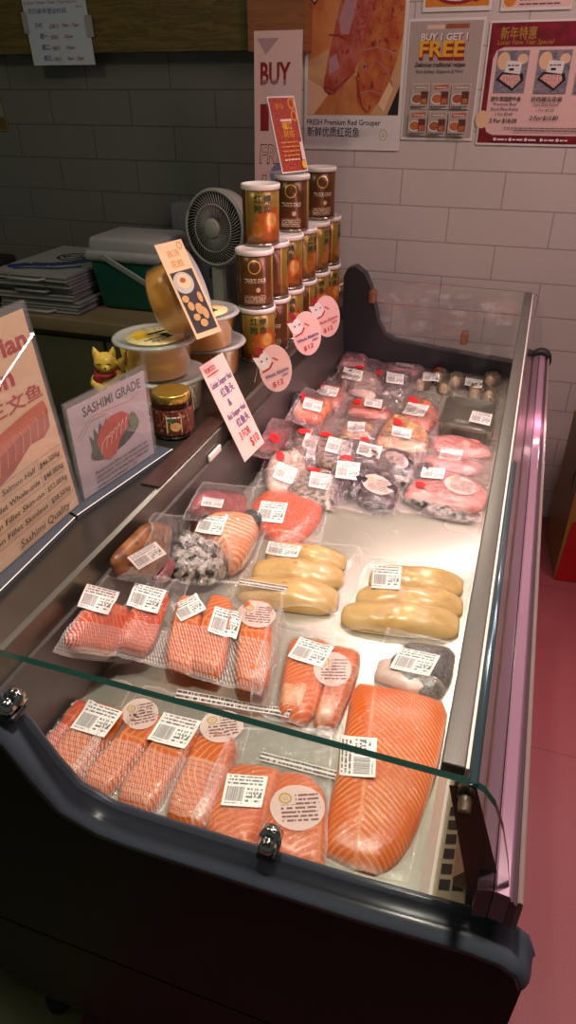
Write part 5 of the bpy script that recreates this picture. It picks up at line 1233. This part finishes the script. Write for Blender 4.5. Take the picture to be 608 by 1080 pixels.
g.tube([(bx[0][0], bx[0][1], .9765), (bx[1][0], bx[1][1], .9765)], .003, M['paper_white'], 8); g.build('white_edge', r)

# ------------------------------------------------------------------ staff corner: fan, cooler, flat bags, box, black bag
M['fan_white'] = plain('fan_grey_white', 'b8b8ae', .4, var=.04); M['fan_dark'] = plain('fan_dark_inside', '3a3c3a', .5)
fc = Vector((-1.075, 2.36, 1.16)); fn = thing('desk_fan', 'round grey white desk fan on the back counter behind the cans', 'fan', (fc.x, fc.y, .85))
fax = Vector((-.22, -.97, .06)).normalized(); q = Vector((0, 0, 1)).rotation_difference(fax)
FP = lambda x, y, z: fc + q @ Vector((x, y, z))
G().lathe([(.122, .0), (.128, .004), (.130, -.002), (.124, -.06), (.100, -.095), (.05, -.105), (0, -.105)][::-1], fc, M['fan_white'], 56, fax, caps=False).build('housing', fn)
G().lathe([(0, -.098), (.095, -.088), (.118, -.055), (.1205, -.004)], fc, M['fan_dark'], 48, fax, caps=False).build('inner_shell', fn)
g = G()
for k in range(60):
    a = 2 * PI * k / 60; tw = .35
    g.tube([FP(r_0 * math.cos(a + tw * (r_0 / .12) ** 2), r_0 * math.sin(a + tw * (r_0 / .12) ** 2), .006 + .012 * (1 - (r_0 / .122) ** 2)) for r_0 in (.03, .06, .09, .122)], .0013, M['fan_white'], 5)
for r_0 in (.078, .122): g.tube([FP(r_0 * math.cos(2 * PI * k / 48), r_0 * math.sin(2 * PI * k / 48), .007 + .012 * (1 - (r_0 / .122) ** 2)) for k in range(48)], .0022 if r_0 < .1 else .005, M['fan_white'], 6, True)
g.build('grille', fn)
G().lathe([(.033, .008), (.033, .020), (.028, .024), (0, .025)], fc, M['fan_white'], 32, fax).build('hub', fn)
for k in range(5):
    g = G(); a0 = 2 * PI * k / 5; vs = []
    for r_0 in (.028, .06, .09, .108):
        for a_, zz in ((-.32, -.04), (0, -.03), (.36, -.016)): vs.append(FP(r_0 * math.cos(a0 + a_), r_0 * math.sin(a0 + a_), zz))
    g.add(vs, [(i * 3 + j, i * 3 + j + 1, i * 3 + j + 4, i * 3 + j + 3) for i in range(3) for j in range(2)], M['fan_dark'], True); g.build('blade', fn)
G().box(fc.x - .022, fc.x + .022, fc.y - .005, fc.y + .03, .868, 1.04, M['fan_white'], .006).build('stand', fn)
G().box(fc.x - .125, fc.x + .102, fc.y - .085, fc.y + .10, .8505, .880, M['fan_white'], .008).build('base', fn)

cc = thing('cooler_box', 'green picnic cooler with a grey white lid on the back counter', 'cooler', (-1.41, 2.42, .85))
M['cool_green'] = plain('cooler_green', '0f5a4a', .4, var=.05); M['cool_white'] = plain('cooler_grey_white', 'a8acaa', .4, var=.05)
def frustum(g, x0, x1, y0, y1, z0, z1, k, mat):
    import bmesh
    bm = bmesh.new(); bmesh.ops.create_cube(bm, size=1)
    for v in bm.verts:
        s0 = 1 if v.co.z > 0 else k; v.co = ((x0 + x1) / 2 + v.co.x * (x1 - x0) * s0, (y0 + y1) / 2 + v.co.y * (y1 - y0) * s0, z0 if v.co.z < 0 else z1)
    bmesh.ops.bevel(bm, geom=list(bm.edges), offset=.016, segments=3, profile=.5, affect='EDGES'); bm.verts.index_update()
    g.add([v.co.copy() for v in bm.verts], [[v.index for v in f.verts] for f in bm.faces], mat, True); bm.free(); return g
frustum(G(), -1.575, -1.275, 2.30, 2.54, .8505, 1.035, .86, M['cool_green']).build('tub', cc)
g = frustum(G(), -1.588, -1.262, 2.287, 2.553, 1.030, 1.070, 1.0, M['cool_white']); frustum(g, -1.57, -1.28, 2.305, 2.535, 1.055, 1.115, 1.06, M['cool_white']); g.build('lid', cc)
G().add([p for o in (0, -.012) for p in ((-1.52, 2.285 + o, 1.055), (-1.49, 2.283 + o, 1.06), (-1.31, 2.288 + o, .965), (-1.30, 2.292 + o, .94))], [(0, 3, 2, 1), (4, 5, 6, 7), (0, 1, 5, 4), (1, 2, 6, 5), (2, 3, 7, 6), (3, 0, 4, 7)], M['cool_white']).build('handle', cc)

M['bag_edge'] = mottle('silver_bag_edge', 'b4b6b4', '5a5c5c', '141618', 26, .4, .6, .2, .5); M['bag_face'] = plain('pale_bag_face', '9aa09a', .4, var=.06)
bag_lab = ['bottom', 'second lowest', 'third lowest', 'third from top', 'second from top', 'topmost']
rb = random.Random(5)
for k in range(6):
    z = .8505 + k * .0245; dx, dy, a = rb.uniform(-.012, .012), rb.uniform(-.02, .015), rb.uniform(-.03, .03)
    cx_, cy_ = -1.765 + dx, 2.43 + dy
    r = thing('cooler_bag', ('topmost flat cooler bag with a blue printed face, on the stack beside the green cooler' if k == 5 else '%s flat silver edged bag in the stack beside the green cooler' % bag_lab[k]), 'bag', (cx_, cy_, z), 'flat cooler bags on the back counter')
    ca, sa = math.cos(a), math.sin(a)
    hw, hd = .175, .245
    loops = []
    for zz, inset in ((0, .006), (.004, 0), (.010, .004), (.014, .002), (.019, 0), (.0235, .006)):
        loop = []
        for sx, sy in ((-1, -1), (0, -1), (1, -1), (1, 0), (1, 1), (0, 1), (-1, 1), (-1, 0)):
            x, y = sx * (hw - inset), sy * (hd - inset); loop.append((cx_ + x * ca - y * sa, cy_ + x * sa + y * ca, z + zz))
        loops.append(loop)
    loft(G(), loops, M['bag_edge'], smooth=False).build('bag_body', r)
    bb = Board(.34, .48, M['bag_face'], .0006)
    bb.line([(.02, .08), (.08, .14), (.16, .15), (.24, .22), (.32, .38)], .06, plain('bag_blue', '1f3f78', .4)); bb.line([(.06, .06), (.14, .09), (.22, .10), (.30, .16)], .03, plain('bag_blue', '1f3f78', .4)); bb.ring(.17, .30, .06, .06, .012, K); bb.ring(.17, .30, .035, .035, .008, K); bb.scribble(.11, .23, .295, .014, K, 2)
    if k == 5: bb.make((cx_ - .17, cy_ - .24, z + .0236), (1, 0, 0), (0, 1, 0)).build('printed_face', r)
    if k in (0, 3, 5): G().tube([(cx_ - .08, cy_ - hd + .006, z + .012), (cx_ - .07, cy_ - hd - .022, z + .010), (cx_ + .06, cy_ - hd - .022, z + .010), (cx_ + .08, cy_ - hd + .006, z + .012)], .005, M['cool_white'], 8).build('handle', r)
r = thing('cardboard_box', 'grey box with blue print standing behind the fan on the back counter', 'box', (-1.27, 2.63, .85))
G().box(-1.36, -1.13, 2.58, 2.70, .8505, 1.20, plain('grey_card', '6a6e70', .6), .003).build('box_body', r)
bb = Board(.10, .30, plain('grey_card', '6a6e70', .6)); bb.text('FROZEN', .07, .06, .05, M['ink_navy'], 'l', .02, 0, PI / 2, fit=.18)
bb.L = bb.L[2:]; bb.make((-1.245, 2.5795, .87), (1, 0, 0), (0, 0, 1)).build('box_print', r)
r = thing('shoulder_bag', 'black shoulder bag at the left edge beside the stacked cooler bags', 'bag', (-2.06, 2.26, .85))
g = frustum(G(), -2.16, -1.945, 2.145, 2.36, .8505, 1.02, .9, M['black_matte']); g.build('bag_body', r)
G().tube([(-2.13, 2.20, 1.01), (-2.10, 2.19, 1.08), (-2.0, 2.19, 1.08), (-1.975, 2.20, 1.01)], .008, M['black_matte'], 8).build('strap', r)
